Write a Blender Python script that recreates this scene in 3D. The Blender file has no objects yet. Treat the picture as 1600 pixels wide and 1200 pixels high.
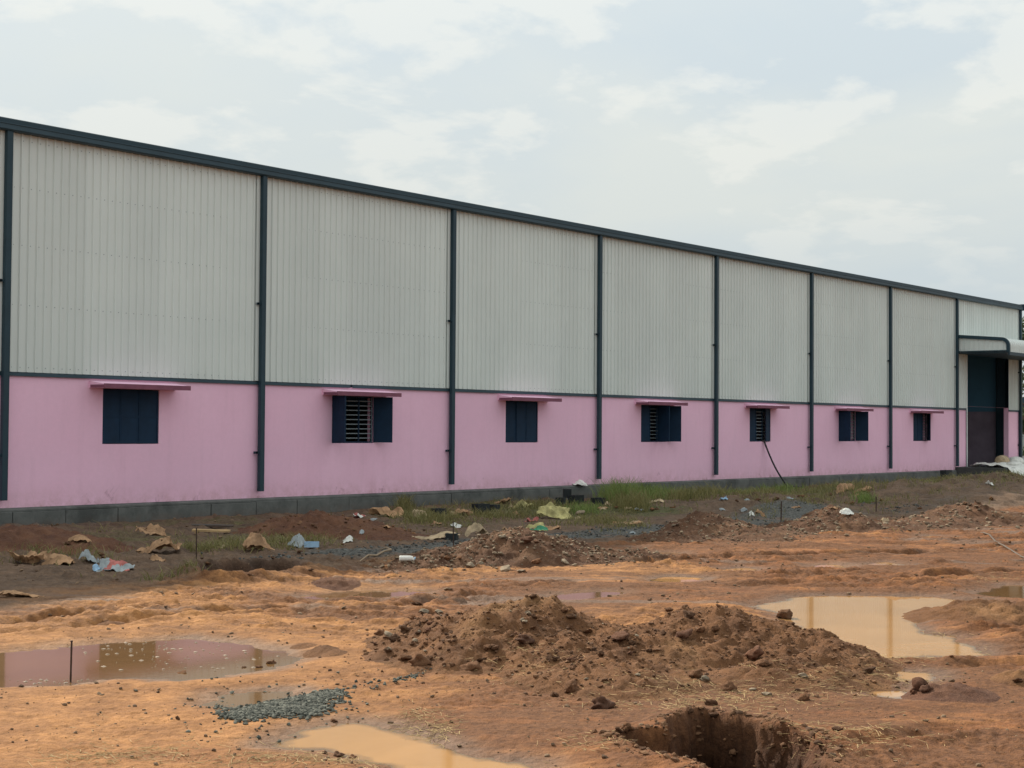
import bpy, math, random
import numpy as np
from mathutils import Matrix, Vector

random.seed(7)
RNG = np.random.default_rng(11)
SC = bpy.context.scene
COL = SC.collection

# ------------------------------------------------------------------ camera
CAM = np.array([-18.1917, -27.1249, 2.1171])
YAW, PITCH, ROLL, FPX = 0.90544, 0.02919, 0.00668, 2450.0
FW = np.array([math.sin(YAW)*math.cos(PITCH), math.cos(YAW)*math.cos(PITCH), math.sin(PITCH)])
_r = np.array([math.cos(YAW), -math.sin(YAW), 0.0])
_u = np.cross(_r, FW)
RT = _r*math.cos(ROLL) + _u*math.sin(ROLL)
UP = _u*math.cos(ROLL) - _r*math.sin(ROLL)
cam_data = bpy.data.cameras.new('camera')
cam_data.sensor_width = 36.0
cam_data.lens = FPX/1600*36.0
cam_data.clip_start = 0.1
cam_data.clip_end = 9000
cam = bpy.data.objects.new('camera', cam_data)
COL.objects.link(cam)
cam.matrix_world = Matrix(((RT[0], UP[0], -FW[0], CAM[0]), (RT[1], UP[1], -FW[1], CAM[1]),
                           (RT[2], UP[2], -FW[2], CAM[2]), (0, 0, 0, 1)))
SC.camera = cam

# ------------------------------------------------------------------ sun and sky
SUN_EL, SUN_AZ = math.radians(35.0), math.radians(14.0)      # azimuth from +Y towards +X
TO_SUN = Vector((math.sin(SUN_AZ)*math.cos(SUN_EL), math.cos(SUN_AZ)*math.cos(SUN_EL), math.sin(SUN_EL)))
sun_data = bpy.data.lights.new('sun', 'SUN')
sun_data.energy = 4.8
sun_data.angle = math.radians(1.2)
sun_data.color = (1.0, 0.90, 0.74)
sun = bpy.data.objects.new('sun', sun_data)
COL.objects.link(sun)
sun.rotation_euler = TO_SUN.to_track_quat('Z', 'Y').to_euler()

world = bpy.data.worlds.new('World')
SC.world = world
world.use_nodes = True
wt = world.node_tree
wt.nodes.clear()


def nn(tree, typ, **kw):
    n = tree.nodes.new(typ)
    for k, v in kw.items():
        if k.startswith('i_'):
            n.inputs[k[2:].replace('_', ' ')].default_value = v
        elif k.startswith('n_'):
            n.inputs[int(k[2:])].default_value = v
        else:
            setattr(n, k, v)
    return n


def build_sky():
    t = wt
    L = t.links.new
    out = nn(t, 'ShaderNodeOutputWorld')
    bg = nn(t, 'ShaderNodeBackground')
    bg.inputs['Strength'].default_value = 0.1
    sky = nn(t, 'ShaderNodeTexSky', sky_type='NISHITA', sun_disc=False)
    sky.sun_elevation = SUN_EL
    sky.sun_rotation = SUN_AZ
    sky.air_density = 1.0
    sky.dust_density = 2.0
    tc = nn(t, 'ShaderNodeTexCoord')
    sep = nn(t, 'ShaderNodeSeparateXYZ')
    L(tc.outputs['Generated'], sep.inputs[0])
    zc = nn(t, 'ShaderNodeMath', operation='MAXIMUM', n_1=0.0)
    L(sep.outputs['Z'], zc.inputs[0])
    za = nn(t, 'ShaderNodeMath', operation='ADD', n_1=0.22)
    L(zc.outputs[0], za.inputs[0])
    dx = nn(t, 'ShaderNodeMath', operation='DIVIDE')
    dy = nn(t, 'ShaderNodeMath', operation='DIVIDE')
    L(sep.outputs['X'], dx.inputs[0]); L(za.outputs[0], dx.inputs[1])
    L(sep.outputs['Y'], dy.inputs[0]); L(za.outputs[0], dy.inputs[1])
    cmb = nn(t, 'ShaderNodeCombineXYZ')
    L(dx.outputs[0], cmb.inputs[0]); L(dy.outputs[0], cmb.inputs[1])
    mp = nn(t, 'ShaderNodeMapping')
    mp.inputs['Location'].default_value = SKY_OFFSET
    L(cmb.outputs[0], mp.inputs['Vector'])
    # large soft veil of high cloud and smaller cumulus on it
    n1 = nn(t, 'ShaderNodeTexNoise', noise_dimensions='3D')
    n1.inputs['Scale'].default_value = 1.15
    n1.inputs['Detail'].default_value = 7
    n1.inputs['Roughness'].default_value = 0.5
    n1.inputs['Distortion'].default_value = 0.3
    L(mp.outputs[0], n1.inputs['Vector'])
    r1 = nn(t, 'ShaderNodeValToRGB')
    r1.color_ramp.elements[0].position = 0.40
    r1.color_ramp.elements[1].position = 0.62
    L(n1.outputs[0], r1.inputs[0])
    n2 = nn(t, 'ShaderNodeTexNoise', noise_dimensions='3D')
    n2.inputs['Scale'].default_value = 3.7
    n2.inputs['Detail'].default_value = 9
    n2.inputs['Roughness'].default_value = 0.56
    n2.inputs['Distortion'].default_value = 0.15
    L(mp.outputs[0], n2.inputs['Vector'])
    r2 = nn(t, 'ShaderNodeValToRGB')
    r2.color_ramp.elements[0].position = 0.505
    r2.color_ramp.elements[1].position = 0.575
    L(n2.outputs[0], r2.inputs[0])
    # haze towards the horizon
    hz = nn(t, 'ShaderNodeMapRange', interpolation_type='SMOOTHSTEP')
    hz.inputs['From Min'].default_value = 0.0
    hz.inputs['From Max'].default_value = 0.45
    hz.inputs['To Min'].default_value = 0.97
    hz.inputs['To Max'].default_value = 0.86
    L(zc.outputs[0], hz.inputs['Value'])
    m1 = nn(t, 'ShaderNodeMixRGB')
    m1.inputs['Color2'].default_value = (6.45, 7.2, 7.5, 1)
    L(hz.outputs[0], m1.inputs['Fac']); L(sky.outputs[0], m1.inputs['Color1'])
    m2 = nn(t, 'ShaderNodeMixRGB')
    m2.inputs['Color2'].default_value = (7.35, 7.75, 7.45, 1)
    f1 = nn(t, 'ShaderNodeMath', operation='MULTIPLY', n_1=0.9)
    L(r1.outputs[0], f1.inputs[0])
    L(f1.outputs[0], m2.inputs['Fac']); L(m1.outputs[0], m2.inputs['Color1'])
    m3 = nn(t, 'ShaderNodeMixRGB')
    m3.inputs['Color2'].default_value = (8.7, 8.75, 8.2, 1)
    f2 = nn(t, 'ShaderNodeMapRange', interpolation_type='SMOOTHSTEP')
    f2.inputs['From Min'].default_value = 0.05
    f2.inputs['From Max'].default_value = 0.16
    f2.inputs['To Min'].default_value = 0.0
    f2.inputs['To Max'].default_value = 0.52
    L(zc.outputs[0], f2.inputs['Value'])
    f3 = nn(t, 'ShaderNodeMath', operation='MULTIPLY')
    L(r2.outputs[0], f3.inputs[0]); L(f2.outputs[0], f3.inputs[1])
    L(f3.outputs[0], m3.inputs['Fac']); L(m2.outputs[0], m3.inputs['Color1'])
    # thin cloud brightens from the horizon to the zenith, as an overcast sky does
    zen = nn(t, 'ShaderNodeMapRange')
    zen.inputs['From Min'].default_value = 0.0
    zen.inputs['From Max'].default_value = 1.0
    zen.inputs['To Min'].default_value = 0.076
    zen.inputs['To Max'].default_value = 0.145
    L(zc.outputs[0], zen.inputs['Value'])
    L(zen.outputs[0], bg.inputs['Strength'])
    L(m3.outputs[0], bg.inputs['Color'])
    L(bg.outputs[0], out.inputs['Surface'])


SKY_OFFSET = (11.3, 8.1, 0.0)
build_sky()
SC.view_settings.view_transform = 'Standard'
SC.view_settings.look = 'None'
SC.view_settings.exposure = 0.20
SC.view_settings.gamma = 1.0
SC.view_settings.use_curve_mapping = False

# ------------------------------------------------------------------ helpers


def tag(o, label=None, cat=None, group=None, kind=None):
    if label: o['label'] = label
    if cat: o['category'] = cat
    if group: o['group'] = group
    if kind: o['kind'] = kind
    return o


def link(name, me, mat=None, parent=None, loc=None):
    o = bpy.data.objects.new(name, me)
    COL.objects.link(o)
    if mat is not None and me is not None and len(me.materials) == 0:
        me.materials.append(mat)
    if parent is not None: o.parent = parent
    if loc is not None: o.location = loc
    return o


def empty(name, loc=(0, 0, 0), rz=0.0):
    o = bpy.data.objects.new(name, None)
    o.empty_display_size = 0.2
    COL.objects.link(o)
    o.location = loc
    o.rotation_euler = (0, 0, rz)
    return o


class MB:
    """collects boxes, tubes and polygons, then links them as one mesh"""

    def __init__(s):
        s.v, s.f, s.sm = [], [], []

    def poly(s, pts, faces, smooth=False):
        b = len(s.v)
        s.v += [tuple(p) for p in pts]
        s.f += [tuple(i+b for i in f) for f in faces]
        s.sm += [smooth]*len(faces)
        return s

    def box(s, x0, x1, y0, y1, z0, z1):
        p = [(x0, y0, z0), (x1, y0, z0), (x1, y1, z0), (x0, y1, z0), (x0, y0, z1), (x1, y0, z1), (x1, y1, z1), (x0, y1, z1)]
        return s.poly(p, [(3, 2, 1, 0), (4, 5, 6, 7), (0, 1, 5, 4), (1, 2, 6, 5), (2, 3, 7, 6), (3, 0, 4, 7)])

    def prism(s, prof, x0, x1, axis='x'):
        """profile of (a, z) extruded from x0 to x1 along an axis"""
        n = len(prof)
        if axis == 'x':
            p = [(x0, a, z) for a, z in prof] + [(x1, a, z) for a, z in prof]
        else:
            p = [(a, x0, z) for a, z in prof] + [(a, x1, z) for a, z in prof]
        f = [(i, (i+1) % n, n+(i+1) % n, n+i) for i in range(n)]
        f += [tuple(range(n-1, -1, -1)), tuple(range(n, 2*n))]
        return s.poly(p, f)

    def tube(s, pts, r, n=8, cap=True):
        pts = [Vector(p) for p in pts]
        rs = r if isinstance(r, (list, tuple)) else [r]*len(pts)
        rings = []
        for i, p in enumerate(pts):
            d = (pts[min(i+1, len(pts)-1)]-pts[max(i-1, 0)]).normalized()
            a = d.orthogonal().normalized() if i == 0 else (a - d*a.dot(d)).normalized()
            b = d.cross(a)
            rings.append([p + (a*math.cos(k*2*math.pi/n)+b*math.sin(k*2*math.pi/n))*rs[i] for k in range(n)])
        vs = [q for g in rings for q in g]
        fs = [(i*n+k, i*n+(k+1) % n, (i+1)*n+(k+1) % n, (i+1)*n+k) for i in range(len(pts)-1) for k in range(n)]
        s.poly(vs, fs, True)
        if cap:
            s.poly(rings[0], [tuple(range(n-1, -1, -1))]); s.poly(rings[-1], [tuple(range(n))])
        return s

    def mesh(s, name):
        me = bpy.data.meshes.new(name)
        me.from_pydata(s.v, [], s.f)
        me.polygons.foreach_set('use_smooth', s.sm)
        me.update()
        return me

    def build(s, name, mat, parent=None, loc=None, bevel=0.0):
        o = link(name, s.mesh(name), mat, parent, loc)
        if bevel:
            m = o.modifiers.new('bevel', 'BEVEL')
            m.width = bevel; m.segments = 2; m.limit_method = 'ANGLE'
        return o


def np_mesh(name, verts, faces, smooth=True):
    """fast mesh from numpy arrays; faces is (n,3) or (n,4)"""
    me = bpy.data.meshes.new(name)
    nv, nf, k = len(verts), len(faces), faces.shape[1]
    me.vertices.add(nv)
    me.vertices.foreach_set('co', np.ascontiguousarray(verts, dtype=np.float32).ravel())
    me.loops.add(nf*k)
    me.loops.foreach_set('vertex_index', np.ascontiguousarray(faces, dtype=np.int32).ravel())
    me.polygons.add(nf)
    me.polygons.foreach_set('loop_start', np.arange(0, nf*k, k, dtype=np.int32))
    me.polygons.foreach_set('use_smooth', np.full(nf, smooth, dtype=bool))
    me.update(calc_edges=True)
    me.validate()
    return me


def attr(me, name, vals):
    a = me.attributes.new(name, 'FLOAT', 'POINT')
    a.data.foreach_set('value', np.ascontiguousarray(vals, dtype=np.float32).ravel())


TAB = RNG.random((256, 256))


def vnoise(x, y, seed=0):
    x = np.asarray(x, float) + seed*17.31
    y = np.asarray(y, float) + seed*9.77
    ix, iy = np.floor(x).astype(int), np.floor(y).astype(int)
    fx, fy = x-ix, y-iy
    fx = fx*fx*fx*(fx*(fx*6-15)+10); fy = fy*fy*fy*(fy*(fy*6-15)+10)
    a, b, c, d = ix & 255, (ix+1) & 255, iy & 255, (iy+1) & 255
    t = TAB
    return ((t[a, c]*(1-fx)+t[b, c]*fx)*(1-fy) + (t[a, d]*(1-fx)+t[b, d]*fx)*fy)*2-1


def fbm(x, y, octv=4, seed=0, gain=0.5):
    s, a, n = 0.0, 1.0, 0.0
    c, sn = 0.8, 0.6
    for i in range(octv):
        s = s + a*vnoise(x, y, seed+i*3)
        n += a; a *= gain
        x, y = (x*c-y*sn)*2.03, (x*sn+y*c)*2.03
    return s/n


def sstep(a, b, x):
    t = np.clip((x-a)/(b-a), 0, 1)     # also works with a > b (falling)
    return t*t*(3-2*t)


def px_ray(px, py):
    return FW + RT*(px-800)/FPX - UP*(py-600)/FPX


def at(px, py, z=0.0):
    """point of the level z seen at a pixel of the photograph"""
    d = px_ray(px, py)
    t = (z-CAM[2])/d[2]
    return CAM + d*t


def poly_sd(poly, x, y):
    """signed distance, positive inside"""
    p = np.asarray(poly)
    best = np.full(x.shape, 1e9)
    inside = np.zeros(x.shape, bool)
    n = len(p)
    for i in range(n):
        ax, ay = p[i]; bx, by = p[(i+1) % n]
        ex, ey = bx-ax, by-ay
        t = np.clip(((x-ax)*ex+(y-ay)*ey)/(ex*ex+ey*ey+1e-12), 0, 1)
        best = np.minimum(best, (x-ax-t*ex)**2+(y-ay-t*ey)**2)
        if abs(ey) > 1e-12:
            c = ((ay > y) != (by > y)) & (x < ex*(y-ay)/ey+ax)
            inside ^= c
    return np.where(inside, 1, -1)*np.sqrt(best)


# ------------------------------------------------------------------ materials


def mat_new(name, rough=0.8):
    m = bpy.data.materials.new(name)
    m.use_nodes = True
    b = m.node_tree.nodes['Principled BSDF']
    b.inputs['Roughness'].default_value = rough
    b.inputs['Specular IOR Level'].default_value = 0.3
    return m, m.node_tree, b


def noise(t, scale, detail=4, rough=0.55, vec=None, dist=0.0):
    n = t.nodes.new('ShaderNodeTexNoise')
    n.inputs['Scale'].default_value = scale
    n.inputs['Detail'].default_value = detail
    n.inputs['Roughness'].default_value = rough
    n.inputs['Distortion'].default_value = dist
    if vec is not None: t.links.new(vec, n.inputs['Vector'])
    return n.outputs[0]


def ramp(t, fac, a, b):
    r = t.nodes.new('ShaderNodeMapRange')
    r.inputs['From Min'].default_value = a
    r.inputs['From Max'].default_value = b
    t.links.new(fac, r.inputs['Value'])
    return r.outputs[0]


def mixc(t, fac, c1, c2, mode='MIX'):
    m = t.nodes.new('ShaderNodeMixRGB')
    m.blend_type = mode
    for s, v in (('Fac', fac), ('Color1', c1), ('Color2', c2)):
        if isinstance(v, (int, float)): m.inputs[s].default_value = v
        elif isinstance(v, tuple): m.inputs[s].default_value = v if len(v) == 4 else v+(1,)
        else: t.links.new(v, m.inputs[s])
    return m.outputs[0]


def math_(t, op, a, b=None):
    m = t.nodes.new('ShaderNodeMath'); m.operation = op
    for i, v in enumerate((a, b)):
        if v is None: continue
        if isinstance(v, (int, float)): m.inputs[i].default_value = v
        else: t.links.new(v, m.inputs[i])
    return m.outputs[0]


def bump(t, bsdf, h, strength=0.5, dist=0.02):
    b = t.nodes.new('ShaderNodeBump')
    b.inputs['Strength'].default_value = strength
    b.inputs['Distance'].default_value = dist
    t.links.new(h, b.inputs['Height'])
    t.links.new(b.outputs[0], bsdf.inputs['Normal'])


def objco(t, scale=None):
    c = t.nodes.new('ShaderNodeTexCoord')
    if scale is None: return c.outputs['Object']
    m = t.nodes.new('ShaderNodeMapping')
    m.inputs['Scale'].default_value = scale
    t.links.new(c.outputs['Object'], m.inputs['Vector'])
    return m.outputs[0]


def fattr(t, name):
    a = t.nodes.new('ShaderNodeAttribute'); a.attribute_name = name
    return a.outputs['Fac']


def orand(t):
    return t.nodes.new('ShaderNodeObjectInfo').outputs['Random']


def simple(name, col, rough=0.7, var=0.15, scale=6.0, bump_h=0.0, vary=0.0, metal=0.0):
    m, t, b = mat_new(name, rough)
    v = objco(t)
    n = noise(t, scale, 5, 0.6, v)
    lo = tuple(c*(1-var) for c in col); hi = tuple(min(1, c*(1+var)) for c in col)
    c = mixc(t, ramp(t, n, 0.3, 0.7), lo, hi)
    if vary:
        h = t.nodes.new('ShaderNodeHueSaturation')
        r = t.nodes.new('ShaderNodeMapRange')
        r.inputs['To Min'].default_value = 1-vary; r.inputs['To Max'].default_value = 1+vary
        t.links.new(orand(t), r.inputs['Value'])
        t.links.new(r.outputs[0], h.inputs['Value']); t.links.new(c, h.inputs['Color'])
        c = h.outputs[0]
    t.links.new(c, b.inputs['Base Color'])
    b.inputs['Metallic'].default_value = metal
    if bump_h: bump(t, b, noise(t, scale*5, 4, 0.6, v), 0.6, bump_h)
    return m


def islands(name, lo, hi, rough=0.9):
    m, t, b = mat_new(name, rough)
    g = t.nodes.new('ShaderNodeNewGeometry')
    t.links.new(mixc(t, g.outputs['Random Per Island'], lo, hi), b.inputs['Base Color'])
    return m


def mat_ground():
    m, t, b = mat_new('soil ground', 0.9)
    v = objco(t)
    big = noise(t, 0.35, 5, 0.6, v)
    mid = noise(t, 2.2, 6, 0.65, v, 0.4)
    fine = noise(t, 22, 5, 0.7, v)
    grit = noise(t, 90, 3, 0.7, v)
    dry = mixc(t, ramp(t, mid, 0.32, 0.68), (0.255, 0.112, 0.040), (0.475, 0.226, 0.083))
    red = mixc(t, ramp(t, mid, 0.3, 0.7), (0.165, 0.061, 0.023), (0.315, 0.128, 0.045))
    tone = fattr(t, 'm_tone')
    redf = math_(t, 'ADD', math_(t, 'MULTIPLY', fattr(t, 'm_red'), 0.72), math_(t, 'SUBTRACT', math_(t, 'MULTIPLY', tone, 0.50), math_(t, 'MULTIPLY', math_(t, 'SUBTRACT', fattr(t, 'm_clean'), 0.6), 0.25)))
    redf = ramp(t, math_(t, 'ADD', redf, math_(t, 'SUBTRACT', big, 0.5)), 0.25, 0.75)
    c = mixc(t, redf, dry, red)
    blot = math_(t, 'MULTIPLY', ramp(t, math_(t, 'ADD', math_(t, 'ADD', noise(t, 1.6, 7, 0.75, v, 0.6), math_(t, 'MULTIPLY', tone, 0.34)), math_(t, 'MULTIPLY', fattr(t, 'm_red'), 0.09)), 0.42, 0.64), 0.85)
    blot = math_(t, 'MULTIPLY', blot, math_(t, 'SUBTRACT', 1.0, math_(t, 'MULTIPLY', fattr(t, 'm_clean'), 0.75)))
    c = mixc(t, blot, c, mixc(t, ramp(t, fine, 0.3, 0.7), (0.095, 0.040, 0.018), (0.200, 0.088, 0.036)))
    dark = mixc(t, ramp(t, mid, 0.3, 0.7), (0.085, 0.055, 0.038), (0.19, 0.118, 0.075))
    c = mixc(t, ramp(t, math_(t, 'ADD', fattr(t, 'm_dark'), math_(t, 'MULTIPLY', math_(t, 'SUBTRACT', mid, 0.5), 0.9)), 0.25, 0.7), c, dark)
    grav = mixc(t, ramp(t, fine, 0.35, 0.65), (0.050, 0.051, 0.050), (0.15, 0.145, 0.130))
    c = mixc(t, ramp(t, math_(t, 'ADD', fattr(t, 'm_gravel'), math_(t, 'MULTIPLY', math_(t, 'SUBTRACT', mid, 0.5), 1.0)), 0.35, 0.75), c, grav)
    green = mixc(t, ramp(t, fine, 0.35, 0.65), (0.050, 0.058, 0.022), (0.13, 0.115, 0.045))
    c = mixc(t, ramp(t, math_(t, 'ADD', fattr(t, 'm_green'), math_(t, 'MULTIPLY', math_(t, 'SUBTRACT', mid, 0.5), 1.2)), 0.4, 0.8), c, green)
    wet = ramp(t, math_(t, 'ADD', fattr(t, 'm_wet'), math_(t, 'MULTIPLY', math_(t, 'SUBTRACT', mid, 0.5), 0.5)), 0.15, 0.8)
    c = mixc(t, wet, c, mixc(t, 0.7, c, (0.150, 0.088, 0.056)))
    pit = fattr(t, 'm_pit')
    c = mixc(t, pit, c, mixc(t, ramp(t, mid, 0.3, 0.7), (0.022, 0.009, 0.005), (0.075, 0.029, 0.015)))  # dark soil of pit and trench, with the pit's shade painted in
    lump = noise(t, 11, 5, 0.75, v, 0.3)
    c = mixc(t, 1.0, c, mixc(t, ramp(t, lump, 0.32, 0.66), (0.68, 0.65, 0.62), (1.12, 1.12, 1.12)), 'MULTIPLY')
    speck = ramp(t, fine, 0.64, 0.70)
    c = mixc(t, math_(t, 'MULTIPLY', speck, 0.5), c, (0.075, 0.045, 0.030))
    g = mixc(t, ramp(t, grit, 0.3, 0.7), (0.80, 0.80, 0.80), (1.16, 1.16, 1.16))
    c = mixc(t, 1.0, c, g, 'MULTIPLY')
    t.links.new(c, b.inputs['Base Color'])
    r = t.nodes.new('ShaderNodeMapRange')
    r.inputs['To Min'].default_value = 0.92; r.inputs['To Max'].default_value = 0.72
    t.links.new(wet, r.inputs['Value']); t.links.new(r.outputs[0], b.inputs['Roughness'])
    h = math_(t, 'ADD', math_(t, 'MULTIPLY', lump, 2.2), math_(t, 'ADD', fine, math_(t, 'MULTIPLY', grit, 0.4)))
    bump(t, b, h, 0.6, 0.026)
    return m


def mat_heap(name, lo, hi, sandy):
    m, t, b = mat_new(name, 0.95)
    v = objco(t)
    mid = noise(t, 3.0, 6, 0.65, v, 0.5)
    fine = noise(t, 24, 6, 0.7, v)
    grit = noise(t, 85, 3, 0.7, v)
    c = mixc(t, ramp(t, mid, 0.32, 0.68), lo, hi)
    c = mixc(t, math_(t, 'MULTIPLY', ramp(t, noise(t, 1.3, 4, 0.6, v), 0.52, 0.68), 0.65), c, sandy)
    c = mixc(t, math_(t, 'MULTIPLY', ramp(t, fine, 0.60, 0.70), 0.55), c, (0.06, 0.032, 0.02))
    c = mixc(t, math_(t, 'MULTIPLY', ramp(t, grit, 0.68, 0.74), 0.6), c, (0.45, 0.33, 0.2))
    c = mixc(t, 1.0, c, mixc(t, ramp(t, grit, 0.3, 0.7), (0.75, 0.75, 0.75), (1.2, 1.2, 1.2)), 'MULTIPLY')
    t.links.new(c, b.inputs['Base Color'])
    bump(t, b, math_(t, 'ADD', fine, math_(t, 'MULTIPLY', grit, 0.4)), 0.9, 0.035)
    return m


def mat_water(name, col):
    m, t, b = mat_new(name, 0.055)
    v = objco(t)
    n = noise(t, 1.2, 4, 0.6, v, 0.4)
    c = mixc(t, ramp(t, n, 0.35, 0.65), tuple(x*0.86 for x in col), col)
    # silt shows through where the water thins out towards the rim
    c = mixc(t, ramp(t, math_(t, 'ADD', fattr(t, 'depth'), math_(t, 'MULTIPLY', math_(t, 'SUBTRACT', n, 0.5), 0.006)), 0.013, 0.001), c, (0.175, 0.105, 0.058))
    t.links.new(c, b.inputs['Base Color'])
    b.inputs['IOR'].default_value = 1.33
    b.inputs['Specular IOR Level'].default_value = 0.5
    bump(t, b, noise(t, 9, 3, 0.6, v), 0.05, 0.003)
    return m


def mat_pink():
    m, t, b = mat_new('pink painted plaster', 0.85)
    v = objco(t)
    n = noise(t, 0.9, 6, 0.6, v)
    c = mixc(t, ramp(t, n, 0.3, 0.7), (0.88, 0.53, 0.69), (0.93, 0.58, 0.745))
    c = mixc(t, math_(t, 'MULTIPLY', ramp(t, noise(t, 9, 5, 0.7, v), 0.35, 0.7), 0.10), c, (0.55, 0.33, 0.42))
    # damp blotches and splashes just above the plinth
    sep = t.nodes.new('ShaderNodeSeparateXYZ'); t.links.new(v, sep.inputs[0])
    low = t.nodes.new('ShaderNodeMapRange')
    low.inputs['From Min'].default_value = 0.5; low.inputs['From Max'].default_value = 1.0
    low.inputs['To Min'].default_value = 1.0; low.inputs['To Max'].default_value = 0.0
    t.links.new(sep.outputs['Z'], low.inputs['Value'])
    s = ramp(t, math_(t, 'ADD', noise(t, 1.7, 6, 0.7, v, 0.6), math_(t, 'MULTIPLY', low.outputs[0], 0.14)), 0.69, 0.76)
    s = math_(t, 'MULTIPLY', s, ramp(t, low.outputs[0], 0.0, 0.5))
    c = mixc(t, math_(t, 'MULTIPLY', s, 0.5), c, (0.36, 0.17, 0.24))
    foot = t.nodes.new('ShaderNodeMapRange')
    foot.inputs['From Min'].default_value = 0.5; foot.inputs['From Max'].default_value = 1.15
    foot.inputs['To Min'].default_value = 1.0; foot.inputs['To Max'].default_value = 0.0
    t.links.new(sep.outputs['Z'], foot.inputs['Value'])
    spl = math_(t, 'MULTIPLY', math_(t, 'POWER', foot.outputs[0], 2.0), ramp(t, noise(t, 3.5, 7, 0.75, v), 0.35, 0.65))
    c = mixc(t, math_(t, 'MULTIPLY', spl, 0.55), c, (0.42, 0.22, 0.20))
    c = mixc(t, math_(t, 'MULTIPLY', ramp(t, noise(t, 0.45, 4, 0.6, v), 0.5, 0.62), 0.14), c, (0.62, 0.37, 0.50))
    # faint rain runs
    v2 = objco(t, (2.2, 2.2, 0.25))
    c = mixc(t, math_(t, 'MULTIPLY', ramp(t, noise(t, 2.0, 5, 0.6, v2), 0.52, 0.72), 0.10), c, (0.50, 0.30, 0.38))
    t.links.new(c, b.inputs['Base Color'])
    bump(t, b, noise(t, 40, 4, 0.65, v), 0.35, 0.006)
    return m


def mat_clad():
    m, t, b = mat_new('off white profiled steel sheet', 0.42)
    v = objco(t)
    n = noise(t, 0.5, 5, 0.6, v)
    c = mixc(t, ramp(t, n, 0.3, 0.7), (0.665, 0.715, 0.690), (0.72, 0.765, 0.735))
    v2 = objco(t, (3.0, 3.0, 0.12))
    c = mixc(t, math_(t, 'MULTIPLY', ramp(t, noise(t, 2.0, 5, 0.65, v2), 0.5, 0.8), 0.25), c, (0.56, 0.575, 0.53))
    h = t.nodes.new('ShaderNodeHueSaturation')
    r = t.nodes.new('ShaderNodeMapRange')
    r.inputs['To Min'].default_value = 0.94; r.inputs['To Max'].default_value = 1.02
    t.links.new(orand(t), r.inputs['Value']); t.links.new(r.outputs[0], h.inputs['Value']); t.links.new(c, h.inputs['Color'])
    t.links.new(h.outputs[0], b.inputs['Base Color'])
    bump(t, b, noise(t, 1.1, 2, 0.5, v), 0.15, 0.02)
    return m


def mat_concrete(name, lo, hi):
    m, t, b = mat_new(name, 0.9)
    v = objco(t)
    n = noise(t, 2.3, 7, 0.68, v, 0.3)
    c = mixc(t, ramp(t, n, 0.3, 0.7), lo, hi)
    c = mixc(t, math_(t, 'MULTIPLY', ramp(t, noise(t, 0.8, 5, 0.7, v), 0.52, 0.64), 0.6), c, tuple(x*0.5 for x in lo))
    sep = t.nodes.new('ShaderNodeSeparateXYZ'); t.links.new(v, sep.inputs[0])
    low = t.nodes.new('ShaderNodeMapRange')
    low.inputs['From Min'].default_value = 0.0; low.inputs['From Max'].default_value = 0.3
    low.inputs['To Min'].default_value = 0.8; low.inputs['To Max'].default_value = 0.0
    t.links.new(sep.outputs['Z'], low.inputs['Value'])
    c = mixc(t, math_(t, 'MULTIPLY', low.outputs[0], ramp(t, noise(t, 3, 5, 0.7, v), 0.35, 0.65)), c, (0.12, 0.065, 0.04))
    t.links.new(c, b.inputs['Base Color'])
    bump(t, b, noise(t, 14, 6, 0.7, v), 0.7, 0.012)
    return m


def mat_leaf(name, lo, hi):
    m, t, b = mat_new(name, 0.6)
    c = mixc(t, orand(t), lo, hi)
    n = noise(t, 1.2, 3, 0.6, objco(t))
    g = t.nodes.new('ShaderNodeNewGeometry')
    c = mixc(t, g.outputs['Random Per Island'], lo, hi)
    c = mixc(t, math_(t, 'MULTIPLY', ramp(t, n, 0.4, 0.7), 0.4), c, tuple(x*0.7 for x in hi))
    t.links.new(c, b.inputs['Base Color'])
    tr = t.nodes.new('ShaderNodeBsdfTranslucent')
    t.links.new(c, tr.inputs['Color'])
    mx = t.nodes.new('ShaderNodeMixShader'); mx.inputs[0].default_value = 0.35
    o = [x for x in t.nodes if x.type == 'OUTPUT_MATERIAL'][0]
    t.links.new(b.outputs[0], mx.inputs[1]); t.links.new(tr.outputs[0], mx.inputs[2]); t.links.new(mx.outputs[0], o.inputs[0])
    return m


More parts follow.
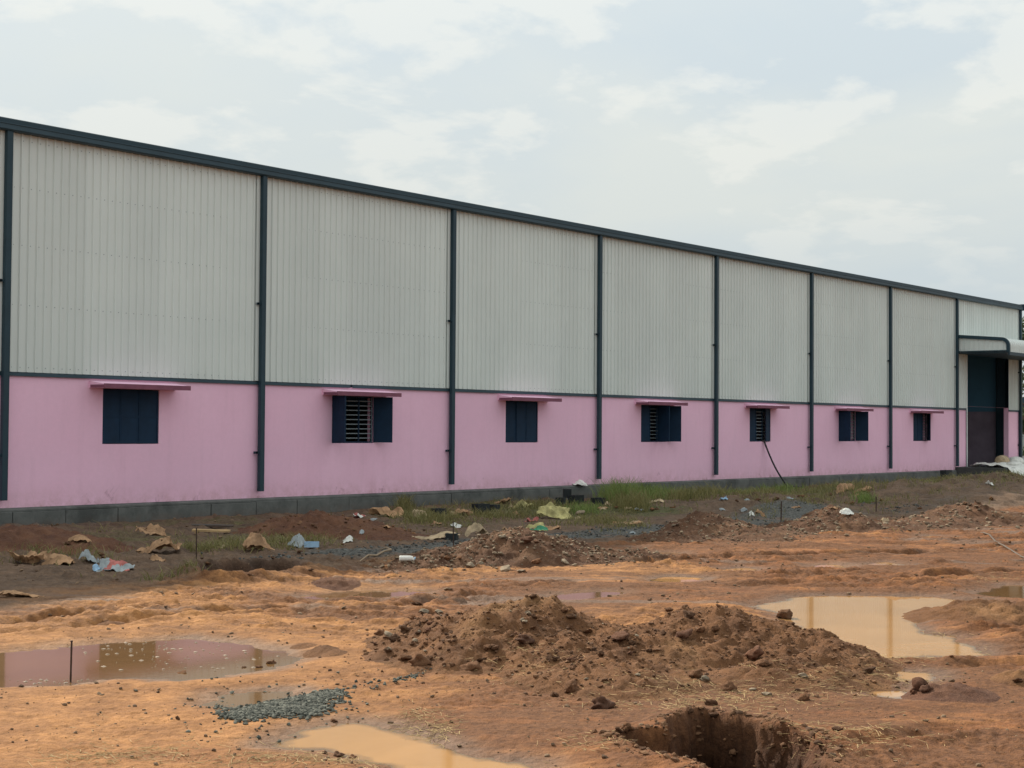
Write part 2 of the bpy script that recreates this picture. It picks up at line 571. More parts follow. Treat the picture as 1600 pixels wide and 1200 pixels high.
M = dict(
    ground=mat_ground(),
    heap=mat_heap('brown heap soil', (0.112, 0.048, 0.020), (0.222, 0.101, 0.042), (0.30, 0.155, 0.067)),
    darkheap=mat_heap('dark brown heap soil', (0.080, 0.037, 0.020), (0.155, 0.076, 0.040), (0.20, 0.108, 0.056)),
    redheap=mat_heap('dark red heap soil', (0.085, 0.036, 0.022), (0.170, 0.076, 0.042), (0.19, 0.092, 0.05)),
    water=mat_water('muddy water', (0.49, 0.265, 0.106)),
    darkwater=mat_water('darker brown water', (0.19, 0.105, 0.045)),  # same muddy water in a darker brown tone
    pink=mat_pink(), clad=mat_clad(),
    blue=simple('dark blue grey painted steel', (0.019, 0.045, 0.062), 0.5, 0.12, 3.0),
    trim=simple('blue grey folded flashing', (0.034, 0.066, 0.088), 0.48, 0.12, 2.0),
    shutter=simple('navy painted steel shutter', (0.005, 0.024, 0.056), 0.75, 0.25, 2.5, 0.002),
    bar=simple('grey steel grille bars', (0.21, 0.25, 0.27), 0.5, 0.1),
    mauve=simple('dark mauve painted edge', (0.215, 0.080, 0.120), 0.8, 0.15, 5),
    concrete=mat_concrete('grey cast concrete', (0.085, 0.090, 0.086), (0.155, 0.157, 0.148)),
    floor=mat_concrete('concrete floor', (0.16, 0.155, 0.145), (0.24, 0.23, 0.215)),
    dockside=mat_concrete('dark stained dock concrete', (0.05, 0.055, 0.055), (0.09, 0.09, 0.085)),
    roof=simple('galvanised roof sheet', (0.50, 0.52, 0.52), 0.4, 0.08, 1.0),
    clod=simple('brown soil clod', (0.140, 0.066, 0.032), 0.95, 0.45, 9, 0.02, 0.45),
    redclod=simple('red soil clod', (0.135, 0.060, 0.033), 0.95, 0.4, 9, 0.02, 0.3),
    stone=simple('weathered pale stone', (0.26, 0.200, 0.138), 0.9, 0.35, 12, 0.01, 0.4),
    gravel=islands('blue grey crushed stone', (0.030, 0.034, 0.029), (0.165, 0.165, 0.135)),
    trackgravel=islands('grey track stone', (0.035, 0.037, 0.036), (0.125, 0.122, 0.112)),
    pebble=islands('brown pebbles', (0.075, 0.040, 0.022), (0.25, 0.165, 0.100)),
    crumb=islands('soil crumbs', (0.075, 0.036, 0.018), (0.22, 0.112, 0.055)),
    rubble=islands('rubble crumbs', (0.075, 0.042, 0.025), (0.30, 0.225, 0.150)),
    shadewall=simple('pink inner plaster darkened for shade', (0.33, 0.265, 0.335), 0.9, 0.15, 2.0),  # pink end wall taken darker: the deep interior shade is in its colour
    inner=simple('inner face of sheeting tinted for shade', (0.11, 0.27, 0.40), 0.6, 0.08, 1.0),  # off-white sheeting toned dark blue, imitating the dim interior
    straw=simple('dry straw', (0.40, 0.27, 0.125), 0.8, 0.3, 3),
    grass=mat_leaf('weedy grass', (0.12, 0.125, 0.040), (0.30, 0.255, 0.105)),
    grassg=mat_leaf('fresh green grass', (0.115, 0.180, 0.042), (0.27, 0.32, 0.10)),
    leaf=mat_leaf('tree leaves', (0.030, 0.055, 0.020), (0.095, 0.125, 0.045)),
    bark=simple('bark', (0.12, 0.085, 0.06), 0.9, 0.3, 4, 0.02),
    paper=simple('tan kraft paper', (0.38, 0.225, 0.125), 0.85, 0.42, 5, 0.006, 0.12),
    cream=simple('cream paper scrap', (0.44, 0.33, 0.21), 0.85, 0.4, 6, 0.005),
    white=simple('white plastic sheet', (0.70, 0.69, 0.64), 0.5, 0.2, 4, 0.004),
    greyp=simple('grey plastic film', (0.30, 0.33, 0.34), 0.35, 0.3, 8),
    yellow=simple('yellow woven sack', (0.42, 0.37, 0.16), 0.7, 0.45, 7, 0.004),
    green=simple('green plastic', (0.04, 0.22, 0.12), 0.5, 0.2),
    bluep=simple('pale blue plastic', (0.30, 0.45, 0.60), 0.45, 0.2),
    redp=simple('faded red print', (0.42, 0.13, 0.11), 0.6, 0.3),
    black=simple('black block', (0.018, 0.022, 0.024), 0.7, 0.3, 5, 0.006),
    rust=simple('rusty steel rod', (0.055, 0.032, 0.024), 0.8, 0.3, 20),
    hose=simple('black rubber hose', (0.018, 0.018, 0.020), 0.5, 0.1),
    greypipe=simple('grey plastic pipe', (0.10, 0.070, 0.050), 0.6, 0.2),
    wood=simple('weathered board', (0.42, 0.28, 0.14), 0.85, 0.25, 6),
    twig=simple('bare twig', (0.28, 0.20, 0.13), 0.9, 0.2),
    foam=simple('pale floating scum', (0.42, 0.33, 0.25), 0.7, 0.2, 5),
    pale=simple('pale grey green shed sheet', (0.38, 0.43, 0.40), 0.6, 0.1),
)
# ------------------------------------------------------------------ ground
def wpoly(px):
    return [tuple(at(a, b)[:2]) for a, b in px]


WATER_Z = -0.02
PUDDLES = [
    ([(-260, 1030), (-60, 1022), (60, 1012), (150, 1003), (240, 997), (300, 994), (360, 999), (400, 1007), (440, 1017), (466, 1025), (444, 1034), (425, 1040), (380, 1048),
      (330, 1056), (285, 1060), (210, 1057), (158, 1060), (100, 1067), (0, 1072), (-260, 1092)], 'wide pink tinted puddle beside a thin stake'),
    ([(1172, 945), (1240, 931), (1330, 928), (1450, 930), (1530, 936), (1580, 943), (1680, 953), (1680, 958), (1560, 948), (1500, 948), (1455, 955), (1418, 963), (1440, 984), (1490, 993),
      (1525, 1008), (1542, 1021), (1470, 1024), (1385, 1026), (1325, 1012), (1270, 985), (1215, 962)], 'large tan puddle behind the near heap mirroring downpipes'),
    ([(1522, 926), (1548, 918), (1575, 912), (1660, 912), (1660, 938), (1560, 932)], 'small puddle at the right behind the large one'),
    ([(425, 1163), (470, 1137), (515, 1127), (560, 1126), (600, 1131), (640, 1143), (672, 1156), (720, 1170), (780, 1181), (830, 1190), (850, 1235), (640, 1240),
      (612, 1192), (560, 1180), (500, 1170)], 'tan puddle at the bottom edge below the gravel'),
    ([(343, 1097), (362, 1085), (400, 1080), (440, 1080), (425, 1088), (390, 1097), (365, 1101)], 'shallow puddle touching the grey gravel patch'),
    ([(470, 931), (535, 923), (600, 920), (662, 922), (640, 928), (580, 933), (520, 935)], 'thin pink puddle left of the stony heap'),
    ([(858, 932), (900, 925), (950, 922), (965, 924), (930, 931), (885, 935)], 'narrow puddle right behind the near heap crest'),
    ([(980, 866), (1005, 861), (1050, 862), (1062, 866), (1040, 870), (1005, 869)], 'pink puddle beside the grey gravel track'),
    ([(1020, 904), (1050, 899), (1090, 901), (1080, 906), (1045, 908)], 'thin puddle in the rutted mud centre'),
    ([(1130, 889), (1160, 886), (1180, 888), (1160, 891)], 'tiny puddle in the rutted mud'),
    ([(1275, 884), (1300, 880), (1330, 882), (1310, 887)], 'tiny puddle between ruts at the right'),
    ([(1360, 880), (1385, 877), (1410, 880), (1385, 883)], 'tiny puddle beside the rut cluster'),
    ([(1440, 839), (1455, 836), (1480, 838), (1462, 841)], 'small far puddle below the gravel berm'),
    ([(1370, 1081), (1385, 1073), (1415, 1072), (1428, 1078), (1405, 1086)], 'small clear puddle beside the red clod mound'),
    ([(1400, 1056), (1415, 1049), (1440, 1050), (1448, 1056), (1425, 1059)], 'small puddle above the red clod mound'),
]
PUD = [(np.array(wpoly(p)), lab) for p, lab in PUDDLES]
PIT = np.array(wpoly([(966, 1163), (1000, 1153), (1048, 1150), (1058, 1134), (1078, 1125), (1110, 1122), (1170, 1131), (1215, 1143), (1262, 1160), (1290, 1190), (1300, 1250), (1150, 1250),
                      (1095, 1204), (1020, 1189)]))
TRENCH = np.array(wpoly([(300, 907), (325, 896), (400, 890), (460, 893), (480, 901), (445, 910), (390, 914), (330, 915)]))
RIGHT2 = RT[:2]/np.linalg.norm(RT[:2])
FWD2 = FW[:2]/np.linalg.norm(FW[:2])


def sd_near(poly, x, y, pad):
    out = np.full(x.shape, -9.0)
    k = (x > poly[:, 0].min()-pad) & (x < poly[:, 0].max()+pad) & (y > poly[:, 1].min()-pad) & (y < poly[:, 1].max()+pad)
    if k.any(): out[k] = poly_sd(poly, x[k], y[k])
    return out


RUTS = []      # tyre tracks: polyline in the ground plane, half width, depth
for pts in ([(-60, 985), (300, 950), (560, 945), (740, 925), (900, 912)], [(-60, 1000), (330, 962), (600, 952), (760, 935)],
            [(1460, 1010), (1520, 1000), (1640, 990)], [(1475, 1022), (1540, 1012), (1640, 1006)], [(1420, 1040), (1520, 1030), (1640, 1024)],
            [(1430, 1000), (1520, 990), (1640, 981)], [(1440, 1031), (1540, 1021), (1640, 1016)], [(1330, 1165), (1450, 1146), (1640, 1120)],
            [(1240, 1030+40), (1420, 1045), (1640, 1040)], [(1100, 905), (1300, 900), (1480, 880), (1640, 880)], [(1000, 885), (1300, 868), (1640, 860)],
            [(950, 900), (1240, 880), (1640, 850)], [(1000, 920), (1300, 915), (1520, 900), (1640, 895)]):
    RUTS.append(np.array([at(a, b)[:2] for a, b in pts]))


def line_d(pl, x, y):
    best = np.full(x.shape, 1e9)
    for i in range(len(pl)-1):
        ax, ay = pl[i]; ex, ey = pl[i+1]-pl[i]
        t = np.clip(((x-ax)*ex+(y-ay)*ey)/(ex*ex+ey*ey), 0, 1)
        best = np.minimum(best, np.hypot(x-ax-t*ex, y-ay-t*ey))
    return best


def ground_fn(x, y, masks=False):
    x = np.asarray(x, float); y = np.asarray(y, float)
    u = x*RIGHT2[0]+y*RIGHT2[1]
    w = x*FWD2[0]+y*FWD2[1]
    h = 0.035 + 0.045*fbm(x/4.5, y/4.5, 3, 1)
    # ridged, churned mud: long wheel-worn waves running across the view
    wv = fbm(u/1.7+0.35*w, w/0.62-0.15*u, 4, 5)
    amp = sstep(-0.35, 0.5, fbm(x/7.0, y/7.0, 2, 8)) * (1-0.45*sstep(-16, -20, y))
    uc = (x-CAM[0])*RIGHT2[0]+(y-CAM[1])*RIGHT2[1]
    wc = (x-CAM[0])*FWD2[0]+(y-CAM[1])*FWD2[1]
    mid = sstep(13.0, 19.0, wc+0.25*uc)
    cl_ = sstep(1.0, -2.2, uc)*sstep(18.5, 14.5, wc)
    amp = amp*(1-0.8*cl_)
    h = h + (0.050*wv + 0.030*(1-2*np.abs(fbm(u/1.1-0.3*w, w/0.5, 3, 14))))*amp
    chop = np.abs(fbm(u/0.75+0.2*w, w/0.27, 5, 15, 0.72))
    h = h + (0.010+0.065*mid*sstep(-0.5, 0.3, fbm(x/3.0, y/3.0, 2, 16)))*(chop-0.2)*2
    rgh = sstep(-0.25, 0.45, fbm(x/1.3, y/1.3, 3, 18))*(1-0.6*cl_)
    h = h + (0.008+0.036*rgh)*fbm(x/0.24, y/0.20, 4, 21, 0.75) + 0.020*rgh*np.abs(fbm(x/0.07, y/0.07, 2, 23))
    for i, pl in enumerate(RUTS):
        k = (x > pl[:, 0].min()-1) & (x < pl[:, 0].max()+1) & (y > pl[:, 1].min()-1) & (y < pl[:, 1].max()+1)
        if not k.any(): continue
        d = line_d(pl, x[k], y[k]) + 0.06*vnoise(x[k]/0.7, y[k]/0.7, 31+i)
        g = -0.075*np.exp(-(d/0.10)**2) + 0.060*np.exp(-((d-0.22)/0.08)**2)*(0.6+0.6*vnoise(x[k]/0.3, y[k]/0.3, 51+i)) + 0.014*np.sign(np.sin(x[k]*24))*np.exp(-(d/0.12)**4)
        h[k] += g*np.clip(0.60+0.8*vnoise(x[k]/1.1, y[k]/1.1, 81+i), 0, 1)
    # rougher unfinished strip along the building
    nw = sstep(-7.5, -3.0, y)*(1-sstep(0.5, 3, y))
    h = h + nw*(0.05+0.13*fbm(x/1.6, y/1.1, 5, 41, 0.6)+0.10*np.abs(fbm(x/0.5, y/0.5, 3, 43)))
    h = np.where(y > -0.25, np.minimum(h, 0.12), h)
    # berm of dumped soil at the far right and under the grass
    def blob(px, py, rx, ry, hh):
        c = at(px, py)
        a = ((x-c[0])*RIGHT2[0]+(y-c[1])*RIGHT2[1])/rx
        b = ((x-c[0])*FWD2[0]+(y-c[1])*FWD2[1])/ry
        return hh*np.exp(-(a*a+b*b)**1.2)
    ber = blob(1460, 792, 3.3, 4.5, 0.34)+blob(1380, 787, 2.4, 3.6, 0.20)+blob(1200, 800, 1.7, 2.6, 0.36)+blob(1060, 800, 1.9, 2.4, 0.18)+blob(1560, 782, 2.6, 5.5, 0.30)+blob(1640, 778, 4.0, 6, 0.35)
    h = h + ber*(1+0.45*fbm(x/0.9, y/0.9, 4, 47))
    wetm = np.zeros(x.shape)
    for i, (p, _) in enumerate(PUD):
        sd = sd_near(p, x, y, 1.6)
        k = sd > -1.6
        if not k.any(): continue
        s = sd[k] + 0.13*fbm(x[k]/0.55, y[k]/0.55, 4, 60+i)*(1.0 if i < 2 else 0.5)+(0.0 if i < 4 else 0.09)
        tgt = WATER_Z - 0.13*np.clip(s, -0.5, 0.6) + 0.010*fbm(x[k]/0.12, y[k]/0.12, 2, 77)
        wgt = sstep(-0.75, -0.05, s)
        h[k] = h[k]*(1-wgt)+tgt*wgt
        wetm[k] = np.maximum(wetm[k], sstep(-0.42, 0.02, s)*(0.75+0.5*fbm(x[k]/0.8, y[k]/0.8, 3, 79)))
    sp = sd_near(PIT, x, y, 1.0)
    spn = sp + 0.10*fbm(x/0.35, y/0.35, 4, 83)
    lip = 0.05*np.exp(-(np.minimum(spn, 0)/0.25)**2)*(sp > -2)
    far_r = sstep(0.0, 0.9, (x-PIT[6, 0])*RIGHT2[0]+(y-PIT[6, 1])*RIGHT2[1])
    h = h + lip - (0.70+0.22*fbm(x/0.3, y/0.3, 4, 85, 0.6))*sstep(-0.01, 0.11+0.40*far_r, spn)
    st = sd_near(TRENCH, x, y, 1.0)
    stn = st + 0.12*fbm(x/0.5, y/0.5, 3, 88)
    h = h - 0.50*sstep(-0.05, 0.16, stn) + 0.13*np.exp(-(np.minimum(stn, 0)/0.3)**2)*(st > -2)
    if not masks: return h
    # thin films of water lying in the wheel-worn hollows of the middle ground
    film = sstep(0.22, 0.50, fbm(u/2.6+0.2*w, w/0.75, 4, 57)-2.5*np.maximum(h-0.05, 0))*mid*(1-sstep(-9.5, -7.5, y))
    wetm = np.maximum(wetm, 0.95*film)
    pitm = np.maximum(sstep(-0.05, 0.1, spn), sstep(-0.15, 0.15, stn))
    m = {}
    m['m_wet'] = np.clip(wetm, 0, 1)
    m['m_pit'] = pitm
    m['m_tone'] = 0.9*fbm(u/1.8+0.3*w, w/0.40, 5, 95, 0.68) + 0.8*(0.25-chop) + 0.4*fbm(x/1.2, y/1.2, 3, 96)
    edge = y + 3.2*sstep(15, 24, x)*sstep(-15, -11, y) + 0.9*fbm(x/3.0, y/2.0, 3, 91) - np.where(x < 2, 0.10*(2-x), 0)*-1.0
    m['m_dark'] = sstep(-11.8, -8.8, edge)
    m['m_clean'] = sstep(1.0, -2.2, uc+0.8*fbm(x/1.5, y/1.5, 3, 98))*sstep(17.5, 14.5, wc)
    gx = sstep(-1.5, 1.0, x)*(1-sstep(17, 20, x))
    m['m_gravel'] = gx*np.exp(-((y+9.1+0.5*fbm(x/1.5, y/1.5, 3, 93))/(1.0+0.02*x))**4)*0.85 + 0.45*sstep(-1.6, -0.4, y)*(1-sstep(-0.3, 0, y))*(1-sstep(2, 8, x))
    m['m_gravel'] = np.maximum(m['m_gravel'], 0.45*sstep(17, 19, x)*(1-sstep(22, 25, x))*np.exp(-((y+10.4)/0.6)**2))
    gr = sstep(-0.1, 0.5, fbm(x/2.2, y/1.6, 4, 97)+0.15)
    m['m_green'] = sstep(-6.8, -5.2, y)*(1-sstep(-0.8, -0.2, y))*gr*(0.55+0.45*sstep(6, 14, x)) + 0.35*np.exp(-((y+8.2)/0.8)**2)*(x < -1)*gr
    m['m_green'] = np.maximum(m['m_green'], 0.85*sstep(-0.25, 0.2, fbm(x/1.7, y/0.9, 4, 103))*sstep(11, 15, x)*(1-sstep(30, 36, x))*sstep(-7.4, -6.2, y)*(1-sstep(-0.5, -0.1, y)))
    red = sstep(-0.3, 0.6, uc*0.11 + 0.24*(1-sstep(1.0, -2.2, uc+0.8*fbm(x/1.5, y/1.5, 3, 98))*sstep(17.0, 14.0, wc)) + 0.02 + 0.9*fbm(x/3.5, y/3.5, 3, 99))
    m['m_red'] = red
    return h, m


def build_ground():
    s = np.concatenate([[-400, -120, -40, -14, -4, 0.5, 3.0, 5.0, 6.5], 7.5*np.power(76/7.5, np.linspace(0, 1, 1050)),
                        [79, 84, 92, 104, 122, 150, 200, 300, 500, 900, 1700, 3200, 6000]])
    v = np.concatenate([[-40, -14, -6, -3, -1.9, -1.4], np.linspace(-1.12, 1.12, 640), [1.4, 1.9, 3, 6, 14, 40]])
    S, V = np.meshgrid(s, v, indexing='ij')
    W = 0.9 + 0.345*np.abs(S)
    X = CAM[0]+S*FWD2[0]+V*W*RIGHT2[0]
    Y = CAM[1]+S*FWD2[1]+V*W*RIGHT2[1]
    h, m = ground_fn(X.ravel(), Y.ravel(), True)
    far = np.hypot(X.ravel()-CAM[0], Y.ravel()-CAM[1])
    h = h*(1-sstep(110, 200, far))
    X, Y = X.ravel(), Y.ravel()
    # crumbly side walls of the pit and the trench: push the faces about sideways too
    pk = m['m_pit'] > 0.02
    xp, yp, hp_ = X[pk], Y[pk], h[pk]
    X = X.copy(); Y = Y.copy()
    X[pk] += m['m_pit'][pk]*(0.13*fbm(yp*3.1+hp_*2.2, hp_*3.7, 4, 171, 0.6)); Y[pk] += m['m_pit'][pk]*(0.13*fbm(xp*3.1-hp_*2.2, hp_*3.7+5, 4, 172, 0.6))
    verts = np.stack([X, Y, h], -1)
    ns, nv = S.shape
    idx = np.arange(ns*nv).reshape(ns, nv)
    f = np.stack([idx[:-1, :-1], idx[:-1, 1:], idx[1:, 1:], idx[1:, :-1]], -1).reshape(-1, 4)
    me = np_mesh('ground', verts, f[:, ::-1])
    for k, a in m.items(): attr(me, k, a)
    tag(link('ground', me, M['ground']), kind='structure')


build_ground()


def zg(x, y):
    return float(ground_fn(np.array([x]), np.array([y]))[0])


def build_puddles():
    for i, (p, lab) in enumerate(PUD):
        res = 0.05 if i < 6 else 0.07
        gx = np.arange(p[:, 0].min()-0.3, p[:, 0].max()+0.3, res); gy = np.arange(p[:, 1].min()-0.3, p[:, 1].max()+0.3, res)
        X, Y = np.meshgrid(gx, gy, indexing='ij')
        sd = poly_sd(p, X.ravel(), Y.ravel())
        dep = WATER_Z-ground_fn(X.ravel(), Y.ravel())
        idx = np.arange(X.size).reshape(X.shape)
        f = np.stack([idx[:-1, :-1], idx[1:, :-1], idx[1:, 1:], idx[:-1, 1:]], -1).reshape(-1, 4)
        f = f[((sd[f] > -0.22) & (dep[f] > -0.004)).any(1)]
        used = np.unique(f)
        rm = np.full(X.size, -1); rm[used] = np.arange(len(used))
        me = np_mesh('puddle', np.stack([X.ravel(), Y.ravel(), np.full(X.size, WATER_Z)], -1)[used], rm[f])
        attr(me, 'depth', dep[used])
        tag(link('puddle', me, M['darkwater' if i in (0, 2, 4, 5, 6, 7) else 'water']), kind='structure', group='muddy puddles in the yard', label=lab)


build_puddles()

# ------------------------------------------------------------------ soil heaps
# each lobe: pixel of its centre on the ground, radius across and along the view (m), height (m)
HEAPS = {
    'near': dict(lobes=[(815, 1020, 1.15, 1.20, 0.47), (765, 1030, 1.05, 1.1, 0.28), (880, 1045, 0.75, 0.9, 0.24), (1015, 1030, 1.0, 1.1, 0.32), (1110, 1022, 1.15, 1.25, 0.41),
                        (1200, 1030, 0.95, 1.2, 0.33), (1280, 1045, 0.72, 1.0, 0.22), (668, 1008, 0.62, 0.9, 0.20), (955, 1070, 0.9, 0.8, 0.20), (1230, 1062, 0.9, 0.7, 0.16)],
                 res=0.022, mat='heap', label='wide brown soil heap with two crests in the foreground', holes=[(986, 1012, 0.11, 0.22)]),
    'stony': dict(lobes=[(805, 880, 1.25, 1.2, 0.46), (760, 878, 0.95, 1.0, 0.26), (862, 876, 0.9, 1.0, 0.30), (693, 886, 0.72, 0.9, 0.27), (920, 880, 0.95, 0.8, 0.16), (975, 876, 0.9, 0.8, 0.10), (640, 892, .6, .6, .12)],
                  res=0.035, mat='darkheap', label='stony brown soil heap at the edge of the building shade', holes=[]),
    'track': dict(lobes=[(1108, 838, 1.05, 1.2, 0.50), (1075, 842, 0.8, 1.0, 0.28), (1150, 842, 0.9, 0.9, 0.26), (1180, 846, .8, .8, .14), (1040, 848, .8, .8, .12)],
                  res=0.04, mat='darkheap', label='small brown soil heap on the grey gravel track', holes=[]),
    'far': dict(lobes=[(1292, 826, 0.95, 1.2, 0.42), (1255, 830, 0.85, 1.0, 0.26), (1325, 828, 0.8, 1.0, 0.30), (1225, 838, 0.7, 0.9, 0.14)],
                res=0.05, mat='darkheap', label='rubbly brown soil heap topped by a white scrap', holes=[]),
    'rightfar': dict(lobes=[(1515, 818, 1.3, 1.6, 0.42), (1465, 822, 1.1, 1.4, 0.25), (1575, 820, 1.3, 1.5, 0.22), (1420, 826, 1.0, 1.0, 0.14)],
                     res=0.06, mat='darkheap', label='low gravelly soil heap near the right edge', holes=[]),
    'redlow': dict(lobes=[(500, 838, 1.5, 1.5, 0.42), (450, 836, 1.0, 1.2, 0.26), (560, 840, 1.2, 1.2, 0.28), (610, 842, .9, 1.0, 0.12)],
                   res=0.05, mat='redheap', label='low dark red soil heap against the plinth', holes=[]),
    'redleft': dict(lobes=[(20, 862, 1.3, 1.4, 0.34), (100, 866, 1.1, 1.1, 0.22), (-60, 866, 1.3, 1.3, 0.36)],
                    res=0.05, mat='redheap', label='dark red soil heap at the left edge below the plinth', holes=[]),
    'bit1': dict(lobes=[(1490, 1088, 0.40, 0.45, 0.10), (1455, 1087, 0.30, 0.35, 0.09)], res=0.02, mat='redheap', label='little red soil mound with a clod at its left end', holes=[]),
    'bit2': dict(lobes=[(168, 979, 0.22, 0.30, 0.09)], res=0.02, mat='heap', label='little dark mound on smooth mud behind the left puddle', holes=[]),
    'bit3': dict(lobes=[(500, 1022, 0.20, 0.22, 0.08), (474, 1012, .18, .18, .05), (520, 1026, .16, .2, .06)], res=0.02, mat='heap', label='little soil ridge at the tip of the left puddle', holes=[]),
    'bit4': dict(lobes=[(525, 917, 0.34, 0.4, 0.10)], res=0.03, mat='redheap', label='little dark mound at the thin pink puddle', holes=[]),
    'bit5': dict(lobes=[(1590, 1068, 0.25, 0.3, 0.10)], res=0.02, mat='heap', label='little dark mound at the right edge', holes=[]),
    'bit6': dict(lobes=[(1380, 905+62, 0.01, 0.01, 0.0), (1525, 962, 1.0, 0.9, 0.12), (1600, 968, 1.1, 1.0, 0.13)], res=0.03, mat='heap', label='low red brown bank reaching into the large puddle', holes=[]),
}


def heap_h(hp, x, y):
    acc = np.zeros(x.shape)
    wx = 0.14*fbm(x/0.5, y/0.5, 3, 111); wy = 0.14*fbm(x/0.5, y/0.5, 3, 121)
    for (px, py, ra, rb, hh) in hp['lobes']:
        if hh <= 0: continue
        c = at(px, py)
        a = ((x-c[0])*RIGHT2[0]+(y-c[1])*RIGHT2[1]+wx*ra)/ra
        b = ((x-c[0])*FWD2[0]+(y-c[1])*FWD2[1]+wy*rb)/rb
        d = np.sqrt(a*a+b*b+0.025)
        v = hh*np.clip(1.16-d*1.0, 0, None)
        v = np.where(d > 0.85, hh*0.31*np.clip((1.18-d)/0.33, 0, 1)**1.6, v)
        acc = np.maximum(acc, v) + 0.12*np.minimum(acc, v)
    k = sstep(0.0, 0.10, acc)
    rough = 0.055*fbm(x/0.33, y/0.33, 4, 131, 0.55) + 0.085*(np.abs(fbm(x/0.19, y/0.19, 3, 137, 0.55))-0.17) + 0.030*(np.abs(fbm(x/0.06, y/0.06, 2, 141))-0.2)
    rough = rough*(0.55+0.45*sstep(0.0, 0.3, acc))
    out = acc*(1+0.25*fbm(x/0.8, y/0.8, 3, 145)) + rough*k
    for (px, py, r, dp) in hp['holes']:
        c = at(px, py, 0.25)
        out = out - dp*np.exp(-(((x-c[0])**2+(y-c[1])**2)/(r*r))**2)
    return out - 0.02


def build_heap(key):
    hp = HEAPS[key]
    cs = [(at(p, q), max(a, b)) for p, q, a, b, hh in hp['lobes'] if hh > 0]
    x0 = min(c[0]-1.4*r for c, r in cs); x1 = max(c[0]+1.4*r for c, r in cs)
    y0 = min(c[1]-1.4*r for c, r in cs); y1 = min(-0.15, max(c[1]+1.4*r for c, r in cs))
    res = hp['res']
    X, Y = np.meshgrid(np.arange(x0, x1, res), np.arange(y0, y1, res), indexing='ij')
    hh = heap_h(hp, X.ravel(), Y.ravel())
    z = ground_fn(X.ravel(), Y.ravel()) + hh
    idx = np.arange(X.size).reshape(X.shape)
    f = np.stack([idx[:-1, :-1], idx[1:, :-1], idx[1:, 1:], idx[:-1, 1:]], -1).reshape(-1, 4)
    keep = (hh[f] > -0.012).any(1)
    f = f[keep]
    used = np.unique(f)
    rm = np.full(X.size, -1); rm[used] = np.arange(len(used))
    verts = np.stack([X.ravel(), Y.ravel(), z], -1)[used]
    me = np_mesh('soil_heap', verts, rm[f])
    o = link('soil_heap', me, M[hp['mat']])
    tag(o, hp['label'], 'soil heap', 'heaps of dug soil in the yard')
    return o


for k in HEAPS: build_heap(k)


def ztop(x, y):
    """height of the ground or of any heap on it"""
    z = g = zg(x, y)
    for hp in HEAPS.values():
        c = at(*hp['lobes'][-1][:2])
        if abs(c[0]-x)+abs(c[1]-y) > 9: continue
        z = max(z, g+float(heap_h(hp, np.array([x]), np.array([y]))[0]))
    return z


def on_surface(px, py):
    """where the line of sight through a pixel first meets the ground or a heap"""
    d = px_ray(px, py)
    t0 = (1.4-CAM[2])/d[2]; t1 = (-0.25-CAM[2])/d[2]
    ts = np.linspace(t0, t1, 400)
    P = CAM[None, :] + d[None, :]*ts[:, None]
    z = ground_fn(P[:, 0], P[:, 1]); g = z.copy()
    for hp in HEAPS.values():
        z = np.maximum(z, g+heap_h(hp, P[:, 0], P[:, 1]))
    k = np.argmax(P[:, 2] <= z)
    if P[k, 2] > z[k]: k = -1
    return np.array([P[k, 0], P[k, 1], z[k]]), ts[k]


# ------------------------------------------------------------------ the warehouse
BAY, XL, XR, ZP, ZB, ZE = 6.83, -7.10, 55.50, 0.50, 3.165, 7.98
WIN = [3.185+BAY*k for k in range(7)]
DOOR = (49.05, 54.18, 0.62, 5.69)


def wall_holes(mb, x0, x1, z0, z1, y0, y1, holes):
    xs = sorted({x0, x1} | {h[0] for h in holes} | {h[1] for h in holes})
    zs = sorted({z0, z1} | {min(max(h[2], z0), z1) for h in holes} | {min(max(h[3], z0), z1) for h in holes})

    def inside(x, z): return any(h[0] < x < h[1] and h[2] < z < h[3] for h in holes)
    for i in range(len(xs)-1):
        for j in range(len(zs)-1):
            a, b, c, d = xs[i], xs[i+1], zs[j], zs[j+1]
            if inside((a+b)/2, (c+d)/2): continue
            mb.poly([(a, y0, c), (b, y0, c), (b, y0, d), (a, y0, d), (a, y1, c), (b, y1, c), (b, y1, d), (a, y1, d)], [(0, 1, 2, 3), (7, 6, 5, 4)])
    for (a, b, c, d) in holes:
        mb.poly([(a, y0, c), (b, y0, c), (b, y0, d), (a, y0, d), (a, y1, c), (b, y1, c), (b, y1, d), (a, y1, d)],
                [(1, 0, 4, 5), (2, 1, 5, 6), (3, 2, 6, 7), (0, 3, 7, 4)])


def sheet(x0, x1, z0, z1, y, pitch=0.2, rib=0.034):
    """profiled wall sheet: flat pans between narrow raised ribs"""
    n = max(1, round((x1-x0)/pitch))
    p = (x1-x0)/n
    pr = []
    for i in range(n):
        a = x0+i*p
        if i == 0: pr.append((a, y))
        pr += [(a+p-0.062, y), (a+p-0.046, y-rib), (a+p-0.018, y-rib), (a+p-0.002, y)]
    pr.append((x1, y))
    v = [(a, b, z0) for a, b in pr]+[(a, b, z1) for a, b in pr]
    m = len(pr)
    f = [(i, i+1, m+i+1, m+i) for i in range(m-1)]
    # thin turned edge, so that the sheet has a thickness at its foot
    v += [(a, b+0.006, z0) for a, b in pr]
    f += [(i+1, i, 2*m+i, 2*m+i+1) for i in range(m-1)]
    return v, f


